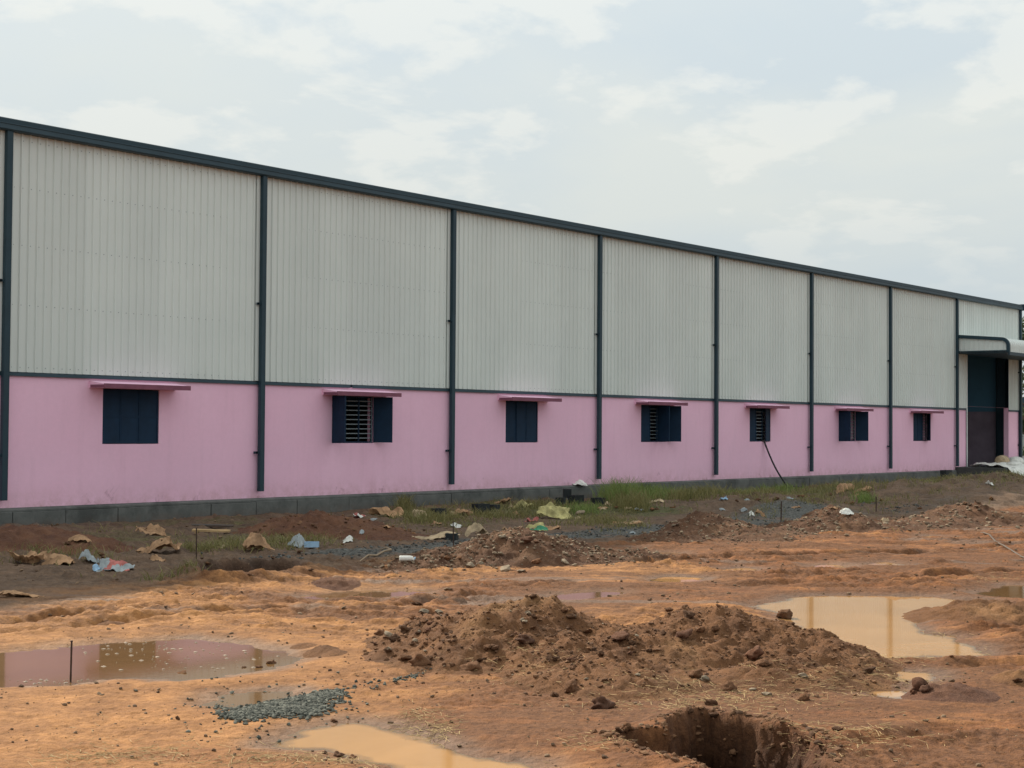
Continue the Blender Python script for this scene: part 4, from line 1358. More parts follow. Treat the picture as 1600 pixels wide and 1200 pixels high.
LITTER = [
    ('paper_sack', 'torn tan paper sack with a raised peak at far left', 'paper sack', 48, 869, 56, 30, 'paper', 1, {}),
    ('paper_sack', 'tan paper sack lying flat right of the peaked one', 'paper sack', 92, 876, 44, 18, 'paper', 2, {}),
    ('paper_sheet', 'curled tan paper sheet propped up close to the plinth', 'paper', 238, 828, 46, 20, 'paper', 3, {}),
    ('paper_scrap', 'small tan scrap below the plinth near the left edge', 'paper', 124, 841, 34, 11, 'paper', 4, {}),
    ('paper_sheet', 'broad pale tan paper sheet standing on edge in the grass', 'paper', 248, 856, 66, 26, 'paper', 5, dict(depth=0.45)),
    ('paper_scrap', 'small tan torn piece under the broad tan sheet', 'paper', 248, 870, 20, 12, 'paper', 6, {}),
    ('plastic_bag', 'crumpled plastic bag printed red and blue by the left grass', 'plastic bag', 178, 883, 56, 18, 'greyp', 7, dict(mat2='redp')),
    ('plastic_scrap', 'pale blue plastic scrap at the end of the printed bag', 'plastic scrap', 154, 886, 18, 12, 'bluep', 8, {}),
    ('plastic_film', 'clear grey plastic film behind the printed bag', 'plastic film', 141, 870, 28, 17, 'greyp', 9, {}),
    ('paper_sack', 'tan sack with an upright pointed corner in the grass', 'paper sack', 405, 850, 48, 28, 'paper', 10, dict(depth=0.4)),
    ('plastic_film', 'dark grey plastic heap beside a small blue tray', 'plastic film', 463, 845, 26, 16, 'greyp', 11, {}),
    ('paper_sack', 'flat tan sack at the left edge above the smooth mud', 'paper sack', 30, 928, 62, 14, 'paper', 12, dict(depth=0.4)),
    ('plastic_scrap', 'white scrap on grass below the low red heap', 'plastic scrap', 543, 841, 15, 8, 'white', 13, {}),
    ('paper_sheet', 'large crumpled tan sheet heaped against the plinth', 'paper', 604, 799, 46, 22, 'paper', 14, dict(depth=0.45)),
    ('paper_scrap', 'white and red scrap left of the large tan sheet', 'paper', 561, 806, 18, 9, 'white', 15, dict(mat2='redp')),
    ('paper_scrap', 'cream scrap under the plinth right of the dry weed', 'paper', 656, 803, 24, 12, 'cream', 16, {}),
    ('paper_scrap', 'tan scrap between two black blocks', 'paper', 722, 799, 28, 13, 'paper', 17, {}),
    ('paper_sheet', 'long crumpled tan sheet left of the stony heap', 'paper', 672, 836, 76, 14, 'cream', 18, dict(depth=0.3)),
    ('plastic_scrap', 'white tray scrap behind the long tan sheet', 'plastic scrap', 713, 821, 16, 8, 'white', 19, {}),
    ('paper_sack', 'pale tan sack behind the left shoulder of the stony heap', 'paper sack', 745, 831, 38, 20, 'cream', 20, dict(depth=0.4)),
    ('woven_sack', 'bright yellow woven sack draped over the weeds', 'sack', 866, 802, 52, 24, 'yellow', 21, dict(depth=0.45)),
    ('woven_sack', 'yellow green sack nearer the plinth than the bright one', 'sack', 818, 790, 34, 14, 'yellow', 22, dict(depth=0.4)),
    ('paper_scrap', 'tan crumpled scrap right of the wide black block', 'paper', 786, 781, 24, 13, 'paper', 23, {}),
    ('woven_sack', 'yellow sack with a green patch behind the stony heap', 'sack', 838, 824, 34, 14, 'yellow', 24, dict(mat2='green')),
    ('cardboard', 'pink brown cardboard piece beside the patched yellow sack', 'cardboard', 862, 823, 26, 13, 'paper', 25, {}),
    ('cardboard', 'brown cardboard piece above the patched yellow sack', 'cardboard', 831, 811, 18, 11, 'redp', 26, {}),
    ('plastic_sheet', 'white sheet lying on the black block pile', 'plastic sheet', 903, 777, 26, 7, 'white', 27, dict(lift=0.40)),
    ('paper_scrap', 'pale scrap right of the black block pile', 'paper', 950, 787, 12, 6, 'cream', 28, {}),
    ('paper_sheet', 'white and orange torn wrapper on the grey track edge', 'paper', 982, 817, 46, 10, 'cream', 29, dict(mat2='paper', depth=0.4)),
    ('paper_sack', 'left of two tan sacks on the grass bank at right', 'paper sack', 1320, 762, 28, 11, 'paper', 30, {}),
    ('paper_sack', 'right of two tan sacks on the grass bank at right', 'paper sack', 1346, 763, 26, 11, 'paper', 31, {}),
    ('plastic_sheet', 'white crumpled scrap on top of the rubbly heap', 'plastic sheet', 1325, 800, 24, 9, 'white', 32, {}),
    ('paper_scrap', 'cream scrap right of the rubbly heap', 'paper', 1383, 812, 12, 8, 'cream', 33, {}),
    ('paper_scrap', 'tan scrap on the low bank left of a thin stake', 'paper', 1188, 802, 15, 10, 'paper', 34, {}),
    ('plastic_scrap', 'white scrap left of the tan one on the low bank', 'plastic scrap', 1175, 803, 9, 7, 'white', 35, {}),
    ('plastic_scrap', 'pale blue scrap on the grass under the fifth window', 'plastic scrap', 1131, 777, 11, 8, 'bluep', 36, {}),
    ('plastic_scrap', 'white scrap on the slope below the loading dock', 'plastic scrap', 1546, 755, 11, 9, 'white', 37, {}),
    ('paper_scrap', 'tan strip on the grass near the sixth window', 'paper', 1022, 783, 26, 6, 'cream', 38, {}),
    ('paper_scrap', 'pale scrap in grass under the first downpipe bay', 'paper', 345, 854, 10, 5, 'cream', 39, {}),
]
for nm, lab, cat, px, py, w, h, mt, sd, kw in LITTER: crumple(nm, lab, cat, px, py, w, h, mt, sd, **kw)

_rn = random.Random(77)
for i in range(26):
    kind, mt = _rn.choice([('tan', 'paper'), ('tan', 'paper'), ('cream', 'cream'), ('grey', 'greyp')])
    nx_ = _rn.uniform(560, 1010) if i < 18 else _rn.uniform(1060, 1420)
    crumple('paper_scrap' if kind != 'grey' else 'plastic_scrap', 'tiny '+kind+' scrap among the weeds '+('behind the stony heap' if i < 18 else 'on the right hand bank'), 'scrap', nx_,
            _rn.uniform(792, 832) if i < 18 else _rn.uniform(772, 800), _rn.uniform(7, 15), _rn.uniform(4, 7), mt, 300+i, group='tiny '+kind+' scraps '+('behind the stony heap' if i < 18 else 'on the right hand bank'))


def hollow_block(label, px, py, wpx, hpx, rz=0.0, lift=0.0, d=0.22):
    b, t = on_surface(px, py+hpx*0.4)
    w, h = wpx*t/FPX, hpx*t/FPX
    mb = MB()
    n = 2
    wall = 0.035
    mb.box(-w/2, w/2, -d/2, -d/2+wall, 0, h).box(-w/2, w/2, d/2-wall, d/2, 0, h)
    for i in range(n+1):
        x = -w/2+(w-wall)*i/n
        mb.box(x, x+wall, -d/2+wall, d/2-wall, 0, h-0.004)
    mb.box(-w/2+wall, w/2-wall, -d/2+wall, d/2-wall, 0.0, h*0.25)
    o = mb.build('hollow_block', M['black'], None, (b[0], b[1], zg(b[0], b[1])-0.03+lift))
    o.rotation_euler[2] = rz
    return tag(o, label, 'block', 'black hollow blocks along the plinth')


for a in (('black block left of the tan scrap near the plinth', 685, 801, 20, 13, -0.2), ('wide black block under the third window', 751, 793, 26, 13, -0.1), ('narrow black block right of the wide one', 771, 795, 16, 12, 0.05),
          ('black block tipped beside the long tan sheet', 706, 839, 17, 12, 0.5), ('leftmost black block of the pile near the tall grass', 876, 783, 16, 11, 0.4),
          ('largest black block under the white sheet', 900, 783, 28, 12, 0.1), ('black block at the right end of the pile', 935, 782, 22, 9, -0.1), ('black block against the plinth end by the last downpipe', 1478, 741, 22, 13, 0.0)):
    hollow_block(*a)
hollow_block('black block standing upright on the pile near the tall grass', 886, 780, 15, 14, 0.7, 0.16)


def build_bottle():
    b, t = on_surface(624, 879)
    L = 25*t/FPX; r = 0.042
    mb = MB()
    mb.tube([(0, 0, r), (0.01, 0, r), (L*0.66, 0, r), (L*0.78, 0, r*0.95), (L*0.88, 0, r*0.45), (L*0.93, 0, r*0.40)], [r*0.85, r, r, r*0.9, r*0.45, r*0.40], 14)
    o = mb.build('bottle', M['white'], None, (b[0], b[1], b[2]+0.01))
    MB().tube([(L*0.931, 0, r), (L, 0, r)], r*0.5, 12).build('cap', M['bluep'], o)
    o.rotation_euler[2] = math.atan2(RIGHT2[1], RIGHT2[0])+0.15
    tag(o, 'white plastic bottle lying on the grey track', 'bottle')
    b, t = on_surface(487, 857)
    mb = MB()
    w, d, h = 0.24, 0.16, 0.09
    mb.box(-w/2, w/2, -d/2, d/2, 0, 0.012).box(-w/2, w/2, -d/2, -d/2+0.01, 0.012, h).box(-w/2, w/2, d/2-0.01, d/2, 0.012, h).box(-w/2, -w/2+0.01, -d/2+0.01, d/2-0.01, 0.012, h).box(w/2-0.01, w/2, -d/2+0.01, d/2-0.01, 0.012, h)
    o = mb.build('tray', M['bluep'], None, (b[0], b[1], zg(b[0], b[1]))); o.rotation_euler[2] = math.atan2(RIGHT2[1], RIGHT2[0])
    tag(o, 'small pale blue tray on the grass', 'tray')
    # planks and a twisted tan strip
    for (px, py, L, mt, lab, nm, rz) in ((330, 833, 0.72, 'wood', 'pale yellow plank near the plinth at the left', 'plank', 0.0), (332, 826, 0.85, 'dockside', 'dark board behind the pale plank', 'plank', 0.08)):
        b, t = on_surface(px, py)
        mb = MB(); mb.box(-L/2, L/2, -0.07, 0.07, 0.02, 0.055).box(-L/2+0.05, -L/2+0.12, -0.06, 0.06, -0.02, 0.019)
        o = mb.build(nm, M[mt], None, (b[0], b[1], zg(b[0], b[1])+0.01)); o.rotation_euler = (0.08, 0.02, math.atan2(RIGHT2[1], RIGHT2[0])+rz)
        tag(o, lab, 'plank')
    pts = []
    for i, (px, py) in enumerate(((562, 886), (575, 880), (588, 876), (600, 873), (611, 871), (604, 867), (594, 865))):
        p = at(px, py); pts.append((p[0], p[1], zg(p[0], p[1])+0.03+0.02*(i % 2)))
    tag(MB().tube(pts, [0.010, 0.016, 0.019, 0.017, 0.018, 0.014, 0.006], 7).build('branch', M['twig']), 'bent pale branch beside the white bottle', 'branch')
    # twig leaning in the pit
    a = at(1066, 1150, -0.10); b2 = at(1046, 1166, -0.25); c = at(1030, 1188, -0.05)
    tag(MB().tube([a, b2+np.array([0, 0, 0.05]), c], [0.012, 0.012, 0.008], 6).build('branch', M['twig']), 'bare twig leaning across the dark pit', 'branch')


build_bottle()


def build_stakes():
    for (pb, pt, r, lab) in (((110, 1062), (112, 1003), 0.008, 'thin steel stake standing in the left puddle'), ((307, 891), (307, 826), 0.009, 'thin steel stake left of the dark trench'),
                             ((709, 862), (708, 816), 0.010, 'thin steel stake behind the stony heap'), ((1220, 822), (1221, 784), 0.013, 'thin steel stake left of the rubbly heap'), ((1369, 806), (1369, 777), 0.014, 'thin steel stake with a pale top right of the rubbly heap')):
        p = at(*pb); d = px_ray(*pt)
        z0 = zg(p[0], p[1])
        t = np.dot(p[:2]-CAM[:2], d[:2])/np.dot(d[:2], d[:2])
        top = CAM+d*t
        mb = MB()
        n = 9
        a = Vector((p[0], p[1], z0-0.15)); b = Vector(top)
        mb.tube([a.lerp(b, i/n) for i in range(n+1)], [r*(1.0 if i % 2 else 1.12) for i in range(n+1)], 7)
        mb.tube([b, b+Vector((0.0, 0.0, 0.012))], [r*1.5, r*1.3], 7)
        tag(mb.build('stake', M['rust']), lab, 'stake', 'thin stakes marking out the yard')


build_stakes()


def build_dock_things():
    # white sheeting thrown over the dock edge, and filled sacks on it
    r = np.random.default_rng(5)
    for (lab, x0, x1, y0, y1, sd, top) in (('long white plastic sheet hanging over the loading dock edge', 48.05, 54.6, -2.85, -0.5, 1, 0.63), ('second white plastic sheet spread at the right end of the dock', 54.7, 58.5, -3.1, -1.4, 2, 0.63)):
        nx, ny = 46, 16
        u, v = np.meshgrid(np.linspace(0, 1, nx), np.linspace(0, 1, ny), indexing='ij')
        x = x0+(x1-x0)*u+0.12*fbm(u*6, v*4, 3, sd); y = y0+(y1-y0)*v+0.15*fbm(u*5, v*3, 3, sd+3)
        y = np.where(v < 0.06, y0+0.22*fbm(u*7, u*0+sd, 3, sd+5), y)
        fold = 0.20*np.clip(0.35+fbm(u*9, v*4, 4, sd+7), 0, None)
        z = np.where(y > -2.24, top+0.01+fold, top+0.02+fold*0.6-np.clip((-2.24-y)*1.1, 0, 0.8))
        idx = np.arange(nx*ny).reshape(nx, ny)
        f = np.stack([idx[:-1, :-1], idx[1:, :-1], idx[1:, 1:], idx[:-1, 1:]], -1).reshape(-1, 4)
        o = link('plastic_sheet', np_mesh('plastic_sheet', np.stack([x.ravel(), y.ravel(), z.ravel()], -1), f), M['white'])
        m = o.modifiers.new('thickness', 'SOLIDIFY'); m.thickness = 0.006
        tag(o, lab, 'plastic sheet')

    def sack(x, y, z, L, w, h, rz, mat, label, group, sd):
        nu, nv = 18, 12
        v = []
        for i in range(nu+1):
            t = i/nu*2-1
            for j in range(nv):
                a = 2*math.pi*j/nv
                k = (1-abs(t)**4.5)**0.5
                q = 1+0.10*float(vnoise(np.array([t*2.5+sd]), np.array([a*1.0]), sd)[0])
                v.append((t*L/2, math.cos(a)*w/2*(0.35+0.65*k)*q, h/2+math.sin(a)*h/2*(0.15+0.85*k)*q))
        f = [(i*nv+j, i*nv+(j+1) % nv, (i+1)*nv+(j+1) % nv, (i+1)*nv+j) for i in range(nu) for j in range(nv)]
        f += [tuple(range(nv-1, -1, -1)), tuple(nu*nv+j for j in range(nv))]
        mb = MB(); mb.poly(v, f, True)
        o = mb.build('filled_sack', M[mat], None, (x, y, z)); o.rotation_euler[2] = rz
        tag(o, label, 'sack', group)
    g = 'sacks on the loading dock'
    sack(49.35, -1.45, 0.625, 0.8, 0.5, 0.20, 0.2, 'white', 'white filled sack nearest the door jamb', g, 1)
    sack(50.15, -1.75, 0.625, 0.85, 0.5, 0.24, -0.1, 'white', 'white filled sack left of the tan sack', g, 2)
    sack(51.0, -0.9, 0.625, 0.95, 0.55, 0.50, 0.1, 'cream', 'bulging tan sack in front of the doorway', g, 3)
    sack(52.9, -0.8, 0.625, 1.1, 0.55, 0.42, 0.0, 'white', 'white filled sack right of the tan sack', g, 4)
    sack(54.2, -0.9, 0.625, 1.1, 0.6, 0.45, 0.1, 'white', 'white filled sack before the right door jamb', g, 5)
    sack(55.5, -0.9, 0.625, 1.1, 0.6, 0.48, -0.1, 'white', 'white filled sack at the far corner', g, 6)


build_dock_things()

# ------------------------------------------------------------------ clods, stones, gravel, straw
PHI = (1+5**0.5)/2


def rock_mesh(name, sub, seed, sharp=0.25, flat=0.75):
    import bmesh
    bm = bmesh.new()
    bmesh.ops.create_icosphere(bm, subdivisions=sub, radius=1.0)
    rnd = np.random.default_rng(seed)
    planes = rnd.normal(size=(9, 3)); planes /= np.linalg.norm(planes, axis=1)[:, None]
    for vert in bm.verts:
        p = np.array(vert.co)
        n = p/np.linalg.norm(p)
        rr = 1.0
        for q in planes:
            d = float(n@q)
            if d > 0.2: rr = min(rr, 0.74/d)
        rr *= 1+sharp*float(vnoise(np.array([n[0]*1.9+seed*3.3]), np.array([n[1]*1.9+n[2]*2.7]), seed)[0])+0.5*sharp*float(vnoise(np.array([n[0]*4.5+seed]), np.array([n[1]*4.5-n[2]*4.1]), seed+5)[0])
        vert.co = Vector(n*rr*np.array([1, 0.85, flat]))
    me = bpy.data.meshes.new(name)
    bm.to_mesh(me); bm.free()
    return me


CLODS = [rock_mesh('soil_clod', 3, s, 0.42, 0.70) for s in range(1, 7)]
STONES = [rock_mesh('stone', 2, s, 0.22, 0.62) for s in range(21, 26)]
for m_ in CLODS:
    m_.materials.append(M['clod'])
    m_.polygons.foreach_set('use_smooth', [True]*len(m_.polygons))
REDC = []
for m_ in CLODS[:3]:
    c_ = m_.copy(); c_.materials.clear(); c_.materials.append(M['redclod']); REDC.append(c_)
for m_ in STONES: m_.materials.append(M['stone'])


def rock(kind, px, py, wpx, label, group, hk=1.0, rz=None, base=None):
    if base is None:
        b, t = on_surface(px, py)
    else:
        b, t = base
    w = wpx*t/FPX/2
    me = random.choice({'clod': CLODS, 'red': REDC, 'stone': STONES}[kind])
    o = bpy.data.objects.new({'clod': 'soil_clod', 'red': 'soil_clod', 'stone': 'stone'}[kind], me)
    COL.objects.link(o)
    o.location = (b[0], b[1], b[2]+w*0.22*hk)
    o.scale = (w, w*random.uniform(0.8, 1.15), w*hk*random.uniform(0.85, 1.1))
    o.rotation_euler = (random.uniform(-.4, .4), random.uniform(-.4, .4), random.uniform(0, 6.28) if rz is None else rz)
    return tag(o, label, 'stone' if kind == 'stone' else 'clod', group)


GN, GY = 'lumps on the near soil heap', 'lumps on the yard ground'
NAMED = [
    ('red', 940, 1106, 40, 'broad reddish clod on open ground above the pit', GY, 0.95), ('red', 1436, 1078, 24, 'upright dark red clod at the end of the red mound', GY, 1.3),
    ('red', 1428, 1084, 15, 'small dark red clod in front of the upright one', GY, 1.0), ('red', 1448, 1080, 20, 'second dark red clod on the red mound', GY, 1.0),
    ('clod', 1226, 968, 40, 'big dark clod crowning the right end of the near heap', GN, 0.9), ('clod', 893, 1080, 27, 'dark twin clod at the foot of the near heap', GY, 1.1),
    ('clod', 866, 1089, 14, 'little dark clod left of the twin clod', GY, 0.9), ('clod', 1110, 1101, 21, 'dark clod on straw above the pit', GY, 1.0),
    ('clod', 1138, 1078, 25, 'dark clod at the front foot of the near heap', GY, 1.0), ('stone', 1101, 1064, 20, 'grey rounded stone at the front of the near heap', GN, 0.9),
    ('clod', 1088, 1058, 22, 'dark clod beside the grey rounded stone', GN, 1.0), ('stone', 1176, 1079, 17, 'flat tan stone in front of the near heap', GY, 0.5),
    ('stone', 1198, 1086, 19, 'grey stone right of the flat tan stone', GY, 0.7), ('stone', 1255, 1058, 23, 'pale flat stone near the right foot of the heap', GN, 0.6),
    ('clod', 1257, 1094, 20, 'dark clod below the pale flat stone', GY, 1.0), ('clod', 1356, 1052, 24, 'dark clod on the heap beside the large puddle', GN, 0.7),
    ('clod', 283, 1060, 28, 'dark clod at the near rim of the left puddle', GY, 0.8), ('clod', 380, 1048, 14, 'small dark clod at the puddle rim near its tip', GY, 1.1),
    ('clod', 424, 1041, 22, 'dark clod at the tip of the left puddle', GY, 0.9), ('clod', 404, 1046, 14, 'dark clod between two rim clods', GY, 0.8),
    ('clod', 658, 1038, 36, 'dark rough clod at the left foot of the near heap', GN, 0.9), ('clod', 634, 1031, 24, 'dark clod left of the rough one', GN, 0.6),
    ('stone', 607, 1020, 15, 'white cracked stone low on the left heap flank', GN, 0.8), ('clod', 617, 1000, 20, 'dark clod mid left flank of the heap', GN, 0.9),
    ('stone', 606, 993, 17, 'rounded tan stone on the left heap flank', GN, 0.9), ('clod', 594, 992, 18, 'dark clod left of the rounded tan stone', GN, 1.0),
    ('clod', 634, 988, 22, 'reddish clod right of the rounded tan stone', GN, 0.9), ('stone', 663, 958, 18, 'brown stone high on the left heap flank', GN, 0.8),
    ('stone', 686, 957, 14, 'pale stone high on the left heap flank', GN, 0.7), ('clod', 643, 968, 15, 'dark stone clod above the left heap flank', GN, 0.8),
    ('stone', 825, 960, 16, 'grey stone high on the front face below the crest', GN, 0.8), ('clod', 833, 936, 14, 'dark clod on the left crest of the near heap', GN, 0.8),
    ('clod', 882, 956, 16, 'dark clod right of the left crest', GN, 0.9), ('clod', 893, 967, 17, 'dark clod in the saddle of the near heap', GN, 0.7), ('clod', 890, 981, 15, 'dark round clod under the saddle', GN, 0.8),
    ('clod', 918, 988, 14, 'small dark clod right of the saddle', GN, 0.7), ('red', 820, 1003, 30, 'reddish flat clod mid face of the left crest', GN, 0.6), ('clod', 772, 1014, 24, 'long dark clod mid face of the left crest', GN, 0.6),
    ('clod', 735, 1046, 30, 'dark bushy clod at the front of the left crest', GN, 0.9), ('red', 1066, 995, 30, 'red brown clod on the right crest face', GN, 0.8), ('clod', 1076, 965, 24, 'dark clod under the right crest', GN, 0.8),
    ('clod', 1068, 951, 14, 'small dark clod on the right crest', GN, 0.8), ('clod', 1046, 954, 15, 'dark flat clod on the right crest', GN, 0.6), ('red', 1180, 1024, 36, 'red lump low on the right half of the heap', GN, 0.7),
    ('clod', 1195, 1040, 22, 'dark clod under the red lump', GN, 0.7), ('red', 970, 1000, 30, 'red lump beside the dark hole in the heap', GN, 0.6), ('clod', 974, 991, 17, 'dark clod above the hole in the heap', GN, 0.7),
    ('stone', 790, 893, 22, 'largest pale stone at the foot of the stony heap', GY, 1.0), ('stone', 815, 893, 17, 'flat grey stone right of the largest pale stone', GY, 0.5), ('stone', 735, 884, 15, 'pale stone at the left foot of the stony heap', GY, 0.8),
    ('stone', 751, 882, 13, 'grey stone next to the left foot stone', GY, 0.9), ('stone', 881, 880, 17, 'grey stone at the right of the stony heap', GY, 0.9), ('stone', 898, 884, 12, 'small grey stone further right of the stony heap', GY, 0.7),
    ('stone', 782, 870, 13, 'pale grey stone on the stony heap face', GY, 0.9), ('red', 822, 848, 20, 'red brick coloured lump on the stony heap', GY, 0.9), ('clod', 838, 879, 14, 'dark clod at the foot of the stony heap', GY, 0.8),
    ('stone', 700, 922, 16, 'flat brown stone alone on the rutted mud', GY, 0.45), ('clod', 651, 945, 20, 'flat dark stone clod left of the near heap', GY, 0.35), ('stone', 537, 952, 10, 'small pale stone on smooth mud behind the heap', GY, 0.6),
    ('stone', 906, 803, 17, 'grey boulder on the bank below the black blocks', GY, 0.9), ('stone', 157, 1114, 6, 'tiny green tinged stone on bare mud at lower left', GY, 1.0), ('clod', 278, 1125, 9, 'small square dark stone at lower left', GY, 0.9),
    ('clod', 521, 1128, 11, 'dark stone on the rim of the bottom puddle', GY, 0.8), ('clod', 529, 1182, 19, 'dark clod below the bottom puddle spit', GY, 0.8), ('clod', 552, 1185, 15, 'second dark clod below the bottom puddle spit', GY, 0.8),
    ('clod', 508, 1178, 12, 'third little clod below the bottom puddle spit', GY, 0.8), ('clod', 980, 1140, 22, 'dark clod at the upper left rim of the pit', GY, 0.9), ('clod', 967, 1146, 15, 'grey clod at the left rim of the pit', GY, 0.8),
    ('clod', 1077, 1114, 12, 'dark clod on the far rim of the pit', GY, 1.0), ('clod', 1118, 1120, 20, 'dark clod on the far right rim of the pit', GY, 0.7), ('clod', 1310, 1142, 20, 'dark clod right of the pit', GY, 0.7), ('clod', 1590, 1066, 20, 'dark clod at the right edge of the yard', GY, 0.7),
    ('clod', 1301, 949, 9, 'clod standing in the large puddle', GY, 0.9), ('clod', 1237, 948, 6, 'tiny clod at the left end of the large puddle', GY, 0.9),
]
for a in NAMED: rock(*a)


def scatter_rocks():
    rn = random.Random(31)
    n = 0
    tries = 0
    while n < 125 and tries < 900:
        tries += 1
        px = rn.gauss(860, 190) if rn.random() < 0.72 else rn.uniform(580, 720)
        py = rn.uniform(955, 1085) if px > 720 else rn.uniform(960, 1045)
        b, t = on_surface(px, py)
        if heap_h(HEAPS['near'], b[:1], b[1:2])[0] < 0.02: continue
        kind = 'stone' if rn.random() < 0.13 else ('red' if rn.random() < 0.2 else 'clod')
        w = 5+10*rn.random()**2.2
        lab = {'clod': 'small dark brown clod on the near soil heap', 'red': 'small reddish clod on the near soil heap', 'stone': 'small pale stone on the near soil heap'}[kind]
        zone = ('left flank' if px < 720 else 'left crest face' if px < 860 else 'saddle' if px < 985 else 'right crest face' if px < 1180 else 'right end')
        zone = ('upper ' if py < 1010 else 'lower ')+zone
        size = 'small' if w > 7.5 else 'tiny'
        lab = size+' '+{'clod': 'dark brown clod', 'red': 'reddish clod', 'stone': 'pale stone'}[kind]+' on the '+zone+' of the near soil heap'
        rock(kind, px, py, w, lab, size+' '+{'clod': 'dark clods', 'red': 'reddish clods', 'stone': 'pale stones'}[kind]+', '+zone+' of the near heap', rn.uniform(0.6, 1.0), base=(b, t))
        n += 1
    n = 0
    while n < 60:
        px = rn.gauss(810, 75); py = rn.uniform(838, 894)
        b, t = on_surface(px, py)
        n += 1
        if heap_h(HEAPS['stony'], b[:1], b[1:2])[0] < 0.0: continue
        st = rn.random() < 0.6
        zone = ('left shoulder' if px < 765 else 'crest face' if px < 850 else 'right skirt')
        zone = ('upper ' if py < 862 else 'lower ')+zone
        rock('stone' if st else 'clod', px, py, 4+7*rn.random()**2, 'small '+('pale stone' if st else 'dark clod')+' on the '+zone+' of the stony heap',
             'small '+('stones' if st else 'clods')+', '+zone+' of the stony heap', rn.uniform(0.6, 0.95), base=(b, t))


scatter_rocks()

def scatter_wall_clods():
    rn = random.Random(53)
    for i in range(34):
        px = rn.uniform(20, 620) if i < 14 else rn.uniform(900, 1560)
        py = rn.uniform(850, 905) if i < 14 else rn.uniform(762, 800)
        where = 'in the shade left of the stony heap' if i < 14 else 'on the right hand bank'
        rock('clod', px, py, rn.uniform(6, 12), 'dark lump of soil '+where, 'dark lumps of soil '+where, rn.uniform(0.5, 0.9))


scatter_wall_clods()
ICO_V = np.array([(-1, PHI, 0), (1, PHI, 0), (-1, -PHI, 0), (1, -PHI, 0), (0, -1, PHI), (0, 1, PHI), (0, -1, -PHI), (0, 1, -PHI), (PHI, 0, -1), (PHI, 0, 1), (-PHI, 0, -1), (-PHI, 0, 1)])/1.902
ICO_F = np.array([(0, 11, 5), (0, 5, 1), (0, 1, 7), (0, 7, 10), (0, 10, 11), (1, 5, 9), (5, 11, 4), (11, 10, 2), (10, 7, 6), (7, 1, 8), (3, 9, 4), (3, 4, 2), (3, 2, 6), (3, 6, 8), (3, 8, 9), (4, 9, 5), (2, 4, 11), (6, 2, 10), (8, 6, 7), (9, 8, 1)])


def pebbles(name, P, s, mat):
    n = len(P)
    ja = ICO_V[None]*(1+0.38*(RNG.random((n, 12, 1))-0.5)*2)
    a = RNG.random(n)*6.283
    x = ja[:, :, 0]*(0.7+0.6*RNG.random((n, 1))); y = ja[:, :, 1]*(0.7+0.5*RNG.random((n, 1))); z = ja[:, :, 2]*(0.45+0.35*RNG.random((n, 1)))
    tl = (RNG.random((n, 1))-0.5)*0.9
    y, z = y*np.cos(tl)-z*np.sin(tl), y*np.sin(tl)+z*np.cos(tl)
    X = x*np.cos(a)[:, None]-y*np.sin(a)[:, None]; Y = x*np.sin(a)[:, None]+y*np.cos(a)[:, None]
    V = np.stack([X, Y, z], -1)*s[:, None, None]+P[:, None, :]
    F = (ICO_F[None]+(np.arange(n)*12)[:, None, None]).reshape(-1, 3)
    return tag(link(name, np_mesh(name, V.reshape(-1, 3), F, False), M[mat]), kind='stuff')


def px_scatter(px, py):
    d = FW[None]+RT[None]*((px-800)/FPX)[:, None]-UP[None]*((py-600)/FPX)[:, None]
    t = -CAM[2]/d[:, 2]
    return CAM[None, :2]+d[:, :2]*t[:, None]


